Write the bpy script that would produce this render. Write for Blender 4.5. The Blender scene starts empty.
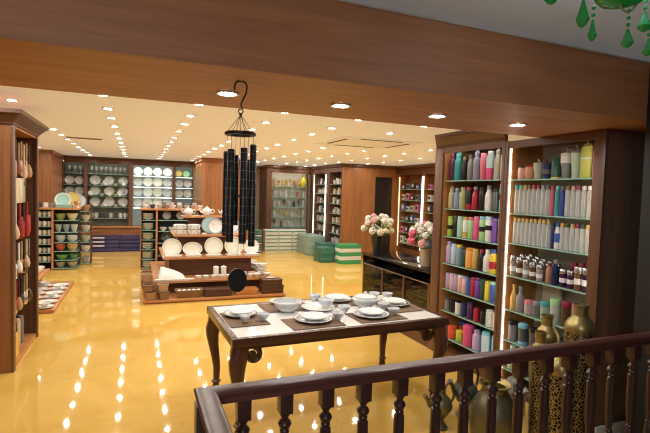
import bpy, bmesh, math, random
from mathutils import Vector, Matrix
random.seed(7)
PI = math.pi
scn = bpy.context.scene
COL = scn.collection
rad = math.radians
ORD = ['first','second','third','fourth','fifth','sixth','seventh','eighth','ninth','tenth','eleventh','twelfth',
       'thirteenth','fourteenth','fifteenth','sixteenth','seventeenth','eighteenth','nineteenth','twentieth']

# ------------------------------------------------------------------ materials
_mc = {}
def new_mat(name):
    m = bpy.data.materials.new(name); m.use_nodes = True
    nt = m.node_tree; nt.nodes.clear()
    out = nt.nodes.new('ShaderNodeOutputMaterial')
    return m, nt, out
def N(nt, t, **kw):
    n = nt.nodes.new(t)
    for k, v in kw.items():
        if hasattr(n, k) and k not in n.inputs: setattr(n, k, v)
        else: n.inputs[k].default_value = v
    return n
def c4(c): return (c[0], c[1], c[2], 1.0)
def plain(c, rough=0.45, metal=0.0, spec=0.5, var=0.06, key=None):
    k = ('plain', tuple(round(x, 3) for x in c), rough, metal, spec)
    if k in _mc: return _mc[k]
    m, nt, out = new_mat('finish')
    b = N(nt, 'ShaderNodeBsdfPrincipled', Roughness=rough, Metallic=metal)
    b.inputs['Specular IOR Level'].default_value = spec
    tc = N(nt, 'ShaderNodeTexCoord'); nz = N(nt, 'ShaderNodeTexNoise', Scale=9.0, Detail=3.0)
    nt.links.new(tc.outputs['Object'], nz.inputs['Vector'])
    r = N(nt, 'ShaderNodeValToRGB')
    r.color_ramp.elements[0].color = c4([x*(1-var) for x in c]); r.color_ramp.elements[1].color = c4([min(1, x*(1+var)) for x in c])
    nt.links.new(nz.outputs['Fac'], r.inputs['Fac']); nt.links.new(r.outputs['Color'], b.inputs['Base Color'])
    nt.links.new(b.outputs[0], out.inputs[0])
    _mc[k] = m; return m
def wood(ca, cb, rough=0.35, axis='Z', scale=1.0, key=None, coat=0.0):
    k = ('wood', ca, cb, rough, axis, scale)
    if k in _mc: return _mc[k]
    m, nt, out = new_mat('wood_grain')
    b = N(nt, 'ShaderNodeBsdfPrincipled', Roughness=rough)
    b.inputs['Coat Weight'].default_value = coat
    tc = N(nt, 'ShaderNodeTexCoord'); mp = N(nt, 'ShaderNodeMapping')
    s = [9*scale, 9*scale, 9*scale]; s['XYZ'.index(axis)] = 0.7*scale
    mp.inputs['Scale'].default_value = s
    nt.links.new(tc.outputs['Object'], mp.inputs['Vector'])
    nz = N(nt, 'ShaderNodeTexNoise', Scale=1.6, Detail=6.0, Roughness=0.62, Distortion=0.5)
    nt.links.new(mp.outputs[0], nz.inputs['Vector'])
    s2 = [70*scale]*3; s2['XYZ'.index(axis)] = 2.0*scale
    mp2 = N(nt, 'ShaderNodeMapping'); mp2.inputs['Scale'].default_value = s2
    nt.links.new(tc.outputs['Object'], mp2.inputs['Vector'])
    n2 = N(nt, 'ShaderNodeTexNoise', Scale=1.0, Detail=2.0)
    nt.links.new(mp2.outputs[0], n2.inputs['Vector'])
    mx = N(nt, 'ShaderNodeMath', operation='MULTIPLY_ADD'); mx.inputs[1].default_value = 0.3
    nt.links.new(n2.outputs['Fac'], mx.inputs[0]); nt.links.new(nz.outputs['Fac'], mx.inputs[2])
    r = N(nt, 'ShaderNodeValToRGB')
    r.color_ramp.elements[0].position = 0.42; r.color_ramp.elements[1].position = 0.85
    r.color_ramp.elements[0].color = c4(ca); r.color_ramp.elements[1].color = c4(cb)
    nt.links.new(mx.outputs[0], r.inputs['Fac']); nt.links.new(r.outputs['Color'], b.inputs['Base Color'])
    nt.links.new(b.outputs[0], out.inputs[0])
    _mc[k] = m; return m
def emit(c, s):
    k = ('emit', c, s)
    if k in _mc: return _mc[k]
    m, nt, out = new_mat('lit')
    e = N(nt, 'ShaderNodeEmission', Strength=s); e.inputs['Color'].default_value = c4(c)
    nt.links.new(e.outputs[0], out.inputs[0]); _mc[k] = m; return m
def glassy(c, opac=0.35, rough=0.08):
    k = ('glassy', c, opac, rough)
    if k in _mc: return _mc[k]
    m, nt, out = new_mat('glass')
    t = N(nt, 'ShaderNodeBsdfTransparent'); t.inputs['Color'].default_value = c4([0.55+0.45*x for x in c])
    b = N(nt, 'ShaderNodeBsdfPrincipled', Roughness=rough); b.inputs['Base Color'].default_value = c4(c)
    lw = N(nt, 'ShaderNodeLayerWeight', Blend=0.35)
    mr = N(nt, 'ShaderNodeMapRange'); mr.inputs['To Min'].default_value = opac; mr.inputs['To Max'].default_value = min(1, opac+0.55)
    nt.links.new(lw.outputs['Facing'], mr.inputs['Value'])
    mx = N(nt, 'ShaderNodeMixShader')
    nt.links.new(mr.outputs[0], mx.inputs[0]); nt.links.new(t.outputs[0], mx.inputs[1]); nt.links.new(b.outputs[0], mx.inputs[2])
    nt.links.new(mx.outputs[0], out.inputs[0]); _mc[k] = m; return m
def glow_paint(c, e, ec=(1.0, .90, .72)):  # paint with emission mixed in, a self-glow that works as fill light
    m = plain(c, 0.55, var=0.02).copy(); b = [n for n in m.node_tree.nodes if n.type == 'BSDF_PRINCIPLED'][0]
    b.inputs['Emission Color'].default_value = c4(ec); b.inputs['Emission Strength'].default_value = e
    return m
def pane(c=(1, 1, 1), f=1.0):
    k = ('pane', c, f)
    if k in _mc: return _mc[k]
    m, nt, out = new_mat('clear_pane')
    t = N(nt, 'ShaderNodeBsdfTransparent'); t.inputs['Color'].default_value = c4(c)
    g = N(nt, 'ShaderNodeBsdfGlossy', Roughness=0.02)
    fr = N(nt, 'ShaderNodeFresnel', IOR=1.45); mu = N(nt, 'ShaderNodeMath', operation='MULTIPLY'); mu.inputs[1].default_value = f
    nt.links.new(fr.outputs[0], mu.inputs[0])
    mx = N(nt, 'ShaderNodeMixShader'); nt.links.new(mu.outputs[0], mx.inputs[0]); nt.links.new(t.outputs[0], mx.inputs[1]); nt.links.new(g.outputs[0], mx.inputs[2])
    nt.links.new(mx.outputs[0], out.inputs[0]); _mc[k] = m; return m
def radial(base, rim, R, motif=None, rough=0.12):
    """glazed ceramic: colour by distance from the object's own axis, a rim band and an optional sprigged motif"""
    k = ('radial', base, rim, R, motif)
    if k in _mc: return _mc[k]
    m, nt, out = new_mat('glazed_ceramic')
    b = N(nt, 'ShaderNodeBsdfPrincipled', Roughness=rough)
    tc = N(nt, 'ShaderNodeTexCoord'); sx = N(nt, 'ShaderNodeSeparateXYZ'); nt.links.new(tc.outputs['Object'], sx.inputs[0])
    cb = N(nt, 'ShaderNodeCombineXYZ'); nt.links.new(sx.outputs[0], cb.inputs[0]); nt.links.new(sx.outputs[1], cb.inputs[1])
    ln = N(nt, 'ShaderNodeVectorMath', operation='LENGTH'); nt.links.new(cb.outputs[0], ln.inputs[0])
    dv = N(nt, 'ShaderNodeMath', operation='DIVIDE'); dv.inputs[1].default_value = R; nt.links.new(ln.outputs['Value'], dv.inputs[0])
    r = N(nt, 'ShaderNodeValToRGB'); cr = r.color_ramp; cr.interpolation = 'CONSTANT'
    cr.elements[0].position = 0; cr.elements[0].color = c4(base)
    cr.elements[1].position = 0.78; cr.elements[1].color = c4(rim)
    e = cr.elements.new(0.955); e.color = c4(base)
    e = cr.elements.new(0.62); e.color = c4([x*0.88 for x in base])
    e = cr.elements.new(0.645); e.color = c4(base)
    nt.links.new(dv.outputs[0], r.inputs['Fac'])
    last = r.outputs['Color']
    if motif:
        vo = N(nt, 'ShaderNodeTexVoronoi', Scale=3.2/R); nt.links.new(tc.outputs['Object'], vo.inputs['Vector'])
        lt = N(nt, 'ShaderNodeMath', operation='LESS_THAN'); lt.inputs[1].default_value = 0.22
        nt.links.new(vo.outputs['Distance'], lt.inputs[0])
        mx = N(nt, 'ShaderNodeMixRGB'); mx.inputs['Color2'].default_value = c4(motif)
        nt.links.new(lt.outputs[0], mx.inputs['Fac']); nt.links.new(last, mx.inputs['Color1']); last = mx.outputs[0]
    nt.links.new(last, b.inputs['Base Color']); nt.links.new(b.outputs[0], out.inputs[0])
    _mc[k] = m; return m
def striped(ca, cb, axis, period, duty=0.5, rough=0.5, metal=0.0):
    k = ('stripe', ca, cb, axis, period, duty, rough)
    if k in _mc: return _mc[k]
    m, nt, out = new_mat('banded_finish')
    b = N(nt, 'ShaderNodeBsdfPrincipled', Roughness=rough, Metallic=metal)
    tc = N(nt, 'ShaderNodeTexCoord'); sx = N(nt, 'ShaderNodeSeparateXYZ'); nt.links.new(tc.outputs['Object'], sx.inputs[0])
    d = N(nt, 'ShaderNodeMath', operation='DIVIDE'); d.inputs[1].default_value = period; nt.links.new(sx.outputs['XYZ'.index(axis)], d.inputs[0])
    f = N(nt, 'ShaderNodeMath', operation='FRACT'); nt.links.new(d.outputs[0], f.inputs[0])
    g = N(nt, 'ShaderNodeMath', operation='LESS_THAN'); g.inputs[1].default_value = duty; nt.links.new(f.outputs[0], g.inputs[0])
    mx = N(nt, 'ShaderNodeMixRGB'); mx.inputs['Color1'].default_value = c4(cb); mx.inputs['Color2'].default_value = c4(ca)
    nt.links.new(g.outputs[0], mx.inputs['Fac']); nt.links.new(mx.outputs[0], b.inputs['Base Color'])
    nt.links.new(b.outputs[0], out.inputs[0]); _mc[k] = m; return m
def pierced(ca, cb, scale, rough=0.35, metal=0.7):
    k = ('pierced', ca, cb, scale)
    if k in _mc: return _mc[k]
    m, nt, out = new_mat('pierced_brass')
    b = N(nt, 'ShaderNodeBsdfPrincipled', Roughness=rough, Metallic=metal)
    tc = N(nt, 'ShaderNodeTexCoord'); vo = N(nt, 'ShaderNodeTexVoronoi', Scale=scale)
    vo.feature = 'DISTANCE_TO_EDGE'
    nt.links.new(tc.outputs['Object'], vo.inputs['Vector'])
    r = N(nt, 'ShaderNodeValToRGB'); r.color_ramp.elements[0].position = 0.07; r.color_ramp.elements[1].position = 0.14
    r.color_ramp.elements[0].color = c4(ca); r.color_ramp.elements[1].color = c4(cb)
    nt.links.new(vo.outputs['Distance'], r.inputs['Fac']); nt.links.new(r.outputs['Color'], b.inputs['Base Color'])
    nt.links.new(b.outputs[0], out.inputs[0]); _mc[k] = m; return m
def woven(ca, cb, scale=90):
    k = ('woven', ca, cb, scale)
    if k in _mc: return _mc[k]
    m, nt, out = new_mat('woven')
    b = N(nt, 'ShaderNodeBsdfPrincipled', Roughness=0.8)
    tc = N(nt, 'ShaderNodeTexCoord'); ch = N(nt, 'ShaderNodeTexChecker', Scale=scale)
    ch.inputs['Color1'].default_value = c4(ca); ch.inputs['Color2'].default_value = c4(cb)
    nt.links.new(tc.outputs['Object'], ch.inputs['Vector']); nt.links.new(ch.outputs['Color'], b.inputs['Base Color'])
    nt.links.new(b.outputs[0], out.inputs[0]); _mc[k] = m; return m

# ------------------------------------------------------------------ mesh kit
class MB:
    def __init__(s): s.b = bmesh.new()
    def box(s, x0, y0, z0, x1, y1, z1, bev=0.0):
        r = bmesh.ops.create_cube(s.b, size=1.0)
        vs = r['verts']
        for v in vs:
            v.co = Vector(((x0+x1)/2 + v.co.x*(x1-x0), (y0+y1)/2 + v.co.y*(y1-y0), (z0+z1)/2 + v.co.z*(z1-z0)))
        if bev:
            es = list({e for v in vs for e in v.link_edges})
            bmesh.ops.bevel(s.b, geom=es, offset=bev, segments=2, affect='EDGES', profile=0.6)
        return s
    def lathe(s, prof, seg=16, c=(0,0,0), fn=None):
        rings = []
        for r, z in prof:
            if r < 1e-6: rings.append([s.b.verts.new((c[0], c[1], c[2]+z))])
            else:
                row = []
                for i in range(seg):
                    a = 2*PI*i/seg
                    k = fn(a, z) if fn else 1
                    row.append(s.b.verts.new((c[0]+r*k*math.cos(a), c[1]+r*k*math.sin(a), c[2]+z)))
                rings.append(row)
        for a, b in zip(rings, rings[1:]):
            for i in range(seg):
                j = (i+1) % seg
                if len(a) == 1 and len(b) == 1: continue
                if len(a) == 1: s.b.faces.new((a[0], b[j], b[i]))
                elif len(b) == 1: s.b.faces.new((a[i], a[j], b[0]))
                else: s.b.faces.new((a[i], a[j], b[j], b[i]))
        return s
    def tube(s, pts, rr, seg=8, cap=True):
        pts = [Vector(p) for p in pts]
        if not isinstance(rr, (list, tuple)): rr = [rr]*len(pts)
        rings = []; up = None
        for i, p in enumerate(pts):
            t = (pts[min(i+1, len(pts)-1)] - pts[max(i-1, 0)]).normalized()
            if up is None:
                up = Vector((0,0,1)) if abs(t.z) < 0.9 else Vector((1,0,0))
            n = (up - t*up.dot(t)).normalized(); bb = t.cross(n); up = n
            rings.append([s.b.verts.new(p + (n*math.cos(2*PI*k/seg) + bb*math.sin(2*PI*k/seg))*rr[i]) for k in range(seg)])
        for a, b in zip(rings, rings[1:]):
            for k in range(seg):
                j = (k+1) % seg; s.b.faces.new((a[k], a[j], b[j], b[k]))
        if cap:
            s.b.faces.new(rings[0][::-1]); s.b.faces.new(rings[-1])
        return s
    def loft(s, rings, cap=True):
        rs = [[s.b.verts.new(p) for p in r] for r in rings]; n = len(rs[0])
        for a, b in zip(rs, rs[1:]):
            for k in range(n):
                j = (k+1) % n; s.b.faces.new((a[k], a[j], b[j], b[k]))
        if cap:
            s.b.faces.new(rs[0][::-1]); s.b.faces.new(rs[-1])
        return s
    def prism(s, poly, axis, a0, a1):
        """poly: list of 2D points in the plane normal to axis ('X': (y,z), 'Y': (x,z), 'Z': (x,y))"""
        def P(p, a):
            return {'X': (a, p[0], p[1]), 'Y': (p[0], a, p[1]), 'Z': (p[0], p[1], a)}[axis]
        return s.loft([[P(p, a0) for p in poly], [P(p, a1) for p in poly]])
    def mesh(s, name, smooth=True, ang=0.7):
        bmesh.ops.recalc_face_normals(s.b, faces=s.b.faces)
        me = bpy.data.meshes.new(name); s.b.to_mesh(me); s.b.free()
        if smooth:
            me.polygons.foreach_set('use_smooth', [True]*len(me.polygons))
            me.set_sharp_from_angle(angle=ang)
        me.materials.append(None)
        return me
_meshes = {}
def MC(key, fn, smooth=True):
    if key not in _meshes: _meshes[key] = fn(MB()).mesh(str(key[0]) if isinstance(key, tuple) else key, smooth)
    return _meshes[key]
def put(name, me, mat, parent=None, loc=(0,0,0), rot=(0,0,0), sc=(1,1,1), label=None):
    if isinstance(me, MB): me = me.mesh(name)
    o = bpy.data.objects.new(name, me); COL.objects.link(o)
    o.location = loc; o.rotation_euler = rot; o.scale = sc
    if mat is not None:
        sl = o.material_slots[0]; sl.link = 'OBJECT'; sl.material = mat
    if parent is not None: o.parent = parent
    if label: o['label'] = label
    return o
def thing(name, label, cat, loc=(0,0,0), rz=0, group=None, rot=None, sc=1):
    o = bpy.data.objects.new(name, None); COL.objects.link(o); o.empty_display_size = 0.05
    o.location = loc; o.rotation_euler = rot if rot else (0, 0, rz); o.scale = (sc, sc, sc)
    return tag(o, label, cat, group)
def tag(o, label, cat, group=None):
    o['label'] = label; o['category'] = cat
    if group: o['group'] = group
    return o
def struct(name, me, mat, parent=None):
    o = put(name, me, mat, parent)
    if parent is None: o['kind'] = 'structure'
    return o
def BX(*a, **k): return MB().box(*a, **k)

W_WARM = wood((0.23, 0.085, 0.028), (0.42, 0.175, 0.06), 0.35, 'Z')
W_WARMX = wood((0.23, 0.085, 0.028), (0.42, 0.175, 0.06), 0.35, 'X')
W_BEAM = wood((0.36, 0.150, 0.066), (0.52, 0.235, 0.108), 0.48, 'X')
W_MID = wood((0.095, 0.042, 0.021), (0.18, 0.082, 0.042), 0.35, 'Z')
W_MIDX = wood((0.085, 0.034, 0.017), (0.16, 0.066, 0.032), 0.35, 'X')
W_MIDY = wood((0.085, 0.034, 0.017), (0.16, 0.066, 0.032), 0.35, 'Y')
W_DARK = wood((0.030, 0.011, 0.008), (0.062, 0.022, 0.015), 0.28, 'Z')
W_RAIL = wood((0.060, 0.019, 0.014), (0.115, 0.036, 0.026), 0.30, 'X')
W_TABLE = wood((0.045, 0.017, 0.009), (0.10, 0.040, 0.020), 0.25, 'X')
W_TABLEZ = wood((0.055, 0.020, 0.010), (0.12, 0.047, 0.022), 0.25, 'Z')
W_ORANGE = wood((0.42, 0.17, 0.05), (0.62, 0.29, 0.10), 0.4, 'Z')
W_SHELF = wood((0.40, 0.17, 0.06), (0.60, 0.28, 0.11), 0.4, 'X')
WHITE = plain((0.82, 0.82, 0.80), 0.15)
CREAM = plain((0.80, 0.72, 0.55), 0.5)
BLACK = plain((0.012, 0.012, 0.013), 0.4)
BRASS = plain((0.55, 0.42, 0.16), 0.3, 1.0)
STEEL = plain((0.62, 0.62, 0.62), 0.25, 1.0)
GL_EDGE = plain((0.30, 0.52, 0.45), 0.2)
GL_SHELF = glassy((0.35, 0.55, 0.48), 0.14, 0.05)
LED_W = emit((1.0, 0.93, 0.80), 3.0)
LED_BAY = emit((1.0, 0.90, 0.74), 12.0)

def glass_shelf(parent, x0, y0, x1, y1, z, t=0.012, edge='X'):
    """glass slab with a greenish front edge strip as its own sub-part"""
    s = put('glass_shelf', BX(x0, y0, z-t, x1, y1, z), GL_SHELF, parent)
    if edge == 'X': put('glass_edge', BX(x0-0.004, y0, z-t, x0, y1, z), GL_EDGE, s)
    elif edge == 'x': put('glass_edge', BX(x1, y0, z-t, x1+0.004, y1, z), GL_EDGE, s)
    else: put('glass_edge', BX(x0, y0-0.006, z-t, x1, y0, z), GL_EDGE, s)
    return s

# ------------------------------------------------------------------ camera (solved from the photograph's vanishing lines)
yaw, pitch, roll, F = 0.384743405, 0.0491468542, 0.0298484777, 464.853166
H = 1.9
def _cam():
    c, s = math.cos, math.sin
    x = Vector((c(yaw), -s(yaw), 0)); y = Vector((s(yaw), c(yaw), 0)); z = Vector((0, 0, 1))
    fwd = y*c(pitch) - z*s(pitch); up = y*s(pitch) + z*c(pitch)
    r2 = x*c(roll) + up*s(roll); u2 = -x*s(roll) + up*c(roll)
    cd = bpy.data.cameras.new('camera'); co = bpy.data.objects.new('camera', cd); COL.objects.link(co)
    co.matrix_world = Matrix(((r2.x, u2.x, -fwd.x, 0), (r2.y, u2.y, -fwd.y, 0), (r2.z, u2.z, -fwd.z, H), (0, 0, 0, 1)))
    cd.sensor_width = 36; cd.sensor_fit = 'HORIZONTAL'; cd.lens = F/650*36; cd.clip_start = 0.05; cd.clip_end = 100
    scn.camera = co
_cam()

# ------------------------------------------------------------------ room shell
def floor_mat():
    m, nt, out = new_mat('polished_yellow_floor')
    b = N(nt, 'ShaderNodeBsdfPrincipled', Roughness=0.045); b.inputs['Specular IOR Level'].default_value = 0.38
    tc = N(nt, 'ShaderNodeTexCoord')
    n1 = N(nt, 'ShaderNodeTexNoise', Scale=0.9, Detail=6.0, Roughness=0.6, Distortion=1.2); nt.links.new(tc.outputs['Object'], n1.inputs['Vector'])
    r = N(nt, 'ShaderNodeValToRGB'); cr = r.color_ramp
    cr.elements[0].position = 0.3; cr.elements[0].color = c4((0.66, 0.40, 0.080))
    cr.elements[1].position = 0.7; cr.elements[1].color = c4((0.78, 0.51, 0.125))
    nt.links.new(n1.outputs['Fac'], r.inputs['Fac'])
    n2 = N(nt, 'ShaderNodeTexNoise', Scale=1.3, Detail=3.0, Distortion=3.0); nt.links.new(tc.outputs['Object'], n2.inputs['Vector'])
    r2 = N(nt, 'ShaderNodeValToRGB'); cr = r2.color_ramp
    cr.elements[0].position = 0.495; cr.elements[0].color = (0, 0, 0, 1)
    cr.elements[1].position = 0.505; cr.elements[1].color = (0, 0, 0, 1)
    e = cr.elements.new(0.50); e.color = (1, 1, 1, 1)
    nt.links.new(n2.outputs['Fac'], r2.inputs['Fac'])
    n3 = N(nt, 'ShaderNodeTexNoise', Scale=0.7, Detail=1.0); nt.links.new(tc.outputs['Object'], n3.inputs['Vector'])
    gt = N(nt, 'ShaderNodeMath', operation='GREATER_THAN'); gt.inputs[1].default_value = 0.56; nt.links.new(n3.outputs['Fac'], gt.inputs[0])
    mu = N(nt, 'ShaderNodeMath', operation='MULTIPLY'); nt.links.new(r2.outputs['Color'], mu.inputs[0]); nt.links.new(gt.outputs[0], mu.inputs[1])
    mu2 = N(nt, 'ShaderNodeMath', operation='MULTIPLY'); mu2.inputs[1].default_value = 0.45; nt.links.new(mu.outputs[0], mu2.inputs[0])
    mx = N(nt, 'ShaderNodeMixRGB'); mx.inputs['Color2'].default_value = c4((0.42, 0.15, 0.03))
    nt.links.new(mu2.outputs[0], mx.inputs['Fac']); nt.links.new(r.outputs['Color'], mx.inputs['Color1'])
    nt.links.new(mx.outputs[0], b.inputs['Base Color'])
    n4 = N(nt, 'ShaderNodeTexNoise', Scale=4.0, Detail=2.0); nt.links.new(tc.outputs['Object'], n4.inputs['Vector'])
    bp = N(nt, 'ShaderNodeBump', Strength=0.004); nt.links.new(n4.outputs['Fac'], bp.inputs['Height']); nt.links.new(bp.outputs[0], b.inputs['Normal'])
    nt.links.new(b.outputs[0], out.inputs[0]); return m
CEIL_Z = 2.8
struct('floor', BX(-7, -3, -0.1, 9, 16.3, 0), floor_mat())
struct('ceiling', BX(-7, 3.27, CEIL_Z, 9, 16.3, 2.9), glow_paint((0.86, 0.83, 0.78), 0.20))  # glow put into the ceiling paint as soft fill for the shop
struct('ceiling_landing', BX(-7, -3, 2.88, 9, 2.21, 3.0), glow_paint((0.62, 0.72, 0.92), 0.065, (.72, .86, 1.0)))  # bluish glow put into the paint to brighten the dim landing ceiling
wl = plain((0.55, 0.46, 0.33), 0.6)
struct('wall_back', BX(-7, 16.0, 0, 9, 16.3, 2.8), wl)
struct('wall_left', BX(-7.2, -3, 0, -7, 16.3, 2.9), wl)
struct('wall_far_right', BX(9, 2.6, 0, 9.2, 16.3, 2.9), wl)
struct('wall_front', BX(-7, -3.2, 0, 9, -3, 2.9), plain((0.35, 0.30, 0.25), 0.6))
DARKWALL = plain((0.012, 0.011, 0.011), 0.55)
struct('wall_right', BX(3.30, -3, 0, 3.42, 2.21, 2.88), DARKWALL)
struct('wall_right_return', BX(4.02, 2.56, 0, 9, 2.68, 2.8), DARKWALL)
struct('ceiling_beam', BX(-7, 2.21, 2.475, 9, 3.27, 2.95), W_BEAM)
struct('trim_1', BX(-7, 2.20, 2.870, 9, 2.21, 2.88), plain((0.50, 0.44, 0.38), 0.5))
# raised landing where the photographer stands
struct('floor_landing', BX(-3, -3, 0, 3.30, 1.72, 0.30), plain((0.30, 0.22, 0.16), 0.3))
struct('baseboard_right', BX(3.43, 2.535, 0, 4.02, 2.555, 0.09), plain((0.75, 0.74, 0.70), 0.3))
# ------------------------------------------------------------------ stair railing
RY, RX, RZ = 1.65, 0.232, 1.195
rail = thing('stair_railing', 'dark turned wooden railing running across the front of the shop', 'railing', (RX, RY, 0.3))
def rail_profile():
    return [(-0.036, -0.016), (-0.038, -0.006), (-0.034, 0.0), (-0.020, 0.006), (0.020, 0.006), (0.034, 0.0), (0.038, -0.006), (0.036, -0.016),
            (0.026, -0.022), (0.026, -0.046), (-0.026, -0.046), (-0.026, -0.022)]
P0 = (RX, RY, 0.3)
def L(p): return (p[0]-P0[0], p[1]-P0[1], p[2]-P0[2])
mb = MB()
pf = rail_profile()
# path: from behind the camera forward along Y, mitred corner, then along X to the wall
mb.loft([[L((RX + o, -1.2, RZ-0.006 + z)) for o, z in pf], [L((RX + o, RY - o, RZ-0.006 + z)) for o, z in pf], [L((3.30, RY - o, RZ-0.006 + z)) for o, z in pf]])
put('handrail', mb.mesh('handrail', True, 0.5), W_RAIL, rail)
BAL = [(0.0, 0.0), (0.0, 0.0)]
def baluster(mb):
    h = RZ - 0.05 - 0.30 - 0.04      # foot block at 0
    top = h
    mb.box(-0.025, -0.025, top-0.078, 0.025, 0.025, top, 0.002)
    mb.box(-0.023, -0.023, 0, 0.023, 0.023, 0.10, 0.002)
    z = lambda d: top - d
    prof = [(0, z(0.065)), (0.024, z(0.075)), (0.022, z(0.082)), (0.013, z(0.098)), (0.013, z(0.102)), (0.020, z(0.108)), (0.0265, z(0.120)), (0.022, z(0.134)),
            (0.014, z(0.140)), (0.018, z(0.145)), (0.019, z(0.152)), (0.013, z(0.158)), (0.022, z(0.166)), (0.0235, z(0.25)), (0.0235, z(0.33)), (0.019, z(0.40)), (0.013, z(0.44)),
            (0.019, z(0.447)), (0.019, z(0.456)), (0.013, z(0.463)), (0.021, z(0.485)), (0.023, z(0.51)), (0.016, z(0.54)), (0.0125, z(0.56)),
            (0.020, z(0.57)), (0.020, z(0.58)), (0.014, z(0.59)), (0.022, z(0.62)), (0.022, 0.11), (0.020, 0.095), (0, 0.09)]
    prof = [(r, max(zz, 0.09)) for r, zz in prof]
    return mb.lathe(prof[::-1], 14)
bal_me = MC('baluster', baluster)
bx = [0.368, 0.528, 0.696, 0.861, 1.032, 1.217, 1.367, 1.525, 1.686, 1.85, 2.005, 2.17, 2.32, 2.48, 2.64, 2.80, 2.96, 3.12]
for x in bx: put('baluster', bal_me, W_DARK, rail, L((x, RY, 0.34)))
for k in range(7): put('baluster', bal_me, W_DARK, rail, L((RX, RY - 0.22 - 0.165*k, 0.34)))
mb = MB(); mb.box(-0.035, -0.035, 0, 0.035, 0.035, RZ-0.35, 0.004)
put('newel_post', mb.mesh('newel_post'), W_DARK, rail)
put('bottom_rail', BX(0.035, -0.03, 0, 3.30-RX, 0.03, 0.04, bev=0.004), W_RAIL, rail)
put('bottom_rail', BX(-0.03, -2.8, 0, 0.03, -0.036, 0.04, bev=0.004), W_RAIL, rail)

# ------------------------------------------------------------------ bottle cabinets on the right
XF, XB = 3.41, 3.86
def crown(mb, x0, y0, y1, z0, z1, out=0.11, ends=(0, 0)):
    prof = [(0.02, z0), (-0.015, z0), (-0.02, z0+0.03), (-0.05, z0+0.06), (-out*0.75, z1-0.045), (-out, z1-0.03), (-out, z1), (0.02, z1)]
    return mb.loft([[(x0+px, y0 + (px*ends[0]), pz) for px, pz in prof], [(x0+px, y1 - (px*ends[1]), pz) for px, pz in prof]])
def bottle_cabinet(label, y0, y1, shelves, post0, post1, top):
    t = thing('bottle_cabinet', label, 'display cabinet', (0, 0, 0))
    put('back_panel', BX(XB, y0, 0.08, XB+0.02, y1, top), W_MID if y1 > 4 else plain((.40,.34,.27), .5), t)
    put('side_panel', BX(XF+0.02, y0-0.02, 0.0, XB, y0, top), W_ORANGE, t)
    put('side_panel', BX(XF+0.02, y1, 0.0, XB, y1+0.02, top), W_ORANGE, t)
    put('stile', BX(XF-0.012, post0[0], 0.0, XF+0.019, post0[1], top+0.03, bev=0.004), W_MID, t)
    put('stile', BX(XF-0.012, post1[0], 0.0, XF+0.019, post1[1], top+0.03, bev=0.004), W_MID, t)
    put('top_board', BX(XF, y0, top, XB, y1, top+0.025), W_MIDY, t)
    put('header', BX(XF-0.008, y0, top-0.04, XF+0.016, y1, top+0.03), W_MIDY, t)
    put('plinth', BX(XF, y0, 0.0, XB, y1, 0.08), W_MIDY, t)
    put('light_strip', BX(XF+0.022, y0+0.002, 0.1, XF+0.030, y0+0.010, top-0.02), LED_BAY, t)
    if y1 < 4: put('light_strip', BX(XF+0.022, y1-0.010, 0.1, XF+0.030, y1-0.002, top-0.02), LED_BAY, t)
    else: put('light_strip', BX(XF+0.022, y0+.02, top-.016, XF+0.04, y1-.02, top-.002), LED_BAY, t)  # unseen strip added behind the header to light this bay's bottles
    for z in shelves: glass_shelf(t, XF+0.04, y0+0.016, XB-0.005, y1-0.016, z)
    return t
S1 = [2.10, 1.766, 1.435, 1.107, 0.80, 0.535, 0.22]
S2 = [2.095, 1.762, 1.465, 1.14, 0.798, 0.488, 0.20]
c1 = bottle_cabinet('dark wooden cabinet of coloured steel bottles beside the glass counter', 3.70, 4.68, S1, (3.66, 3.70), (4.68, 4.83), 2.46)
mb = MB(); crown(mb, XF, 3.66, 4.83, 2.49, 2.64, 0.11, (0, -1))
put('crown_moulding', mb.mesh('crown', True, 0.4), W_MIDY, c1)
put('end_panel', BX(XF+0.02, 4.70, 0, XB+0.02, 4.83, 2.5), W_MID, c1)
c2 = bottle_cabinet('dark wooden cabinet of glass bottles at the end nearest the railing', 2.68, 3.62, S2, (2.58, 2.68), (3.62, 3.655), 2.44)
put('end_panel', BX(XF+0.02, 2.58, 0, 4.02, 2.655, 2.47), wood((0.15, 0.068, 0.034), (0.25, 0.118, 0.06), 0.35, 'Z'), c2)

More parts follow.
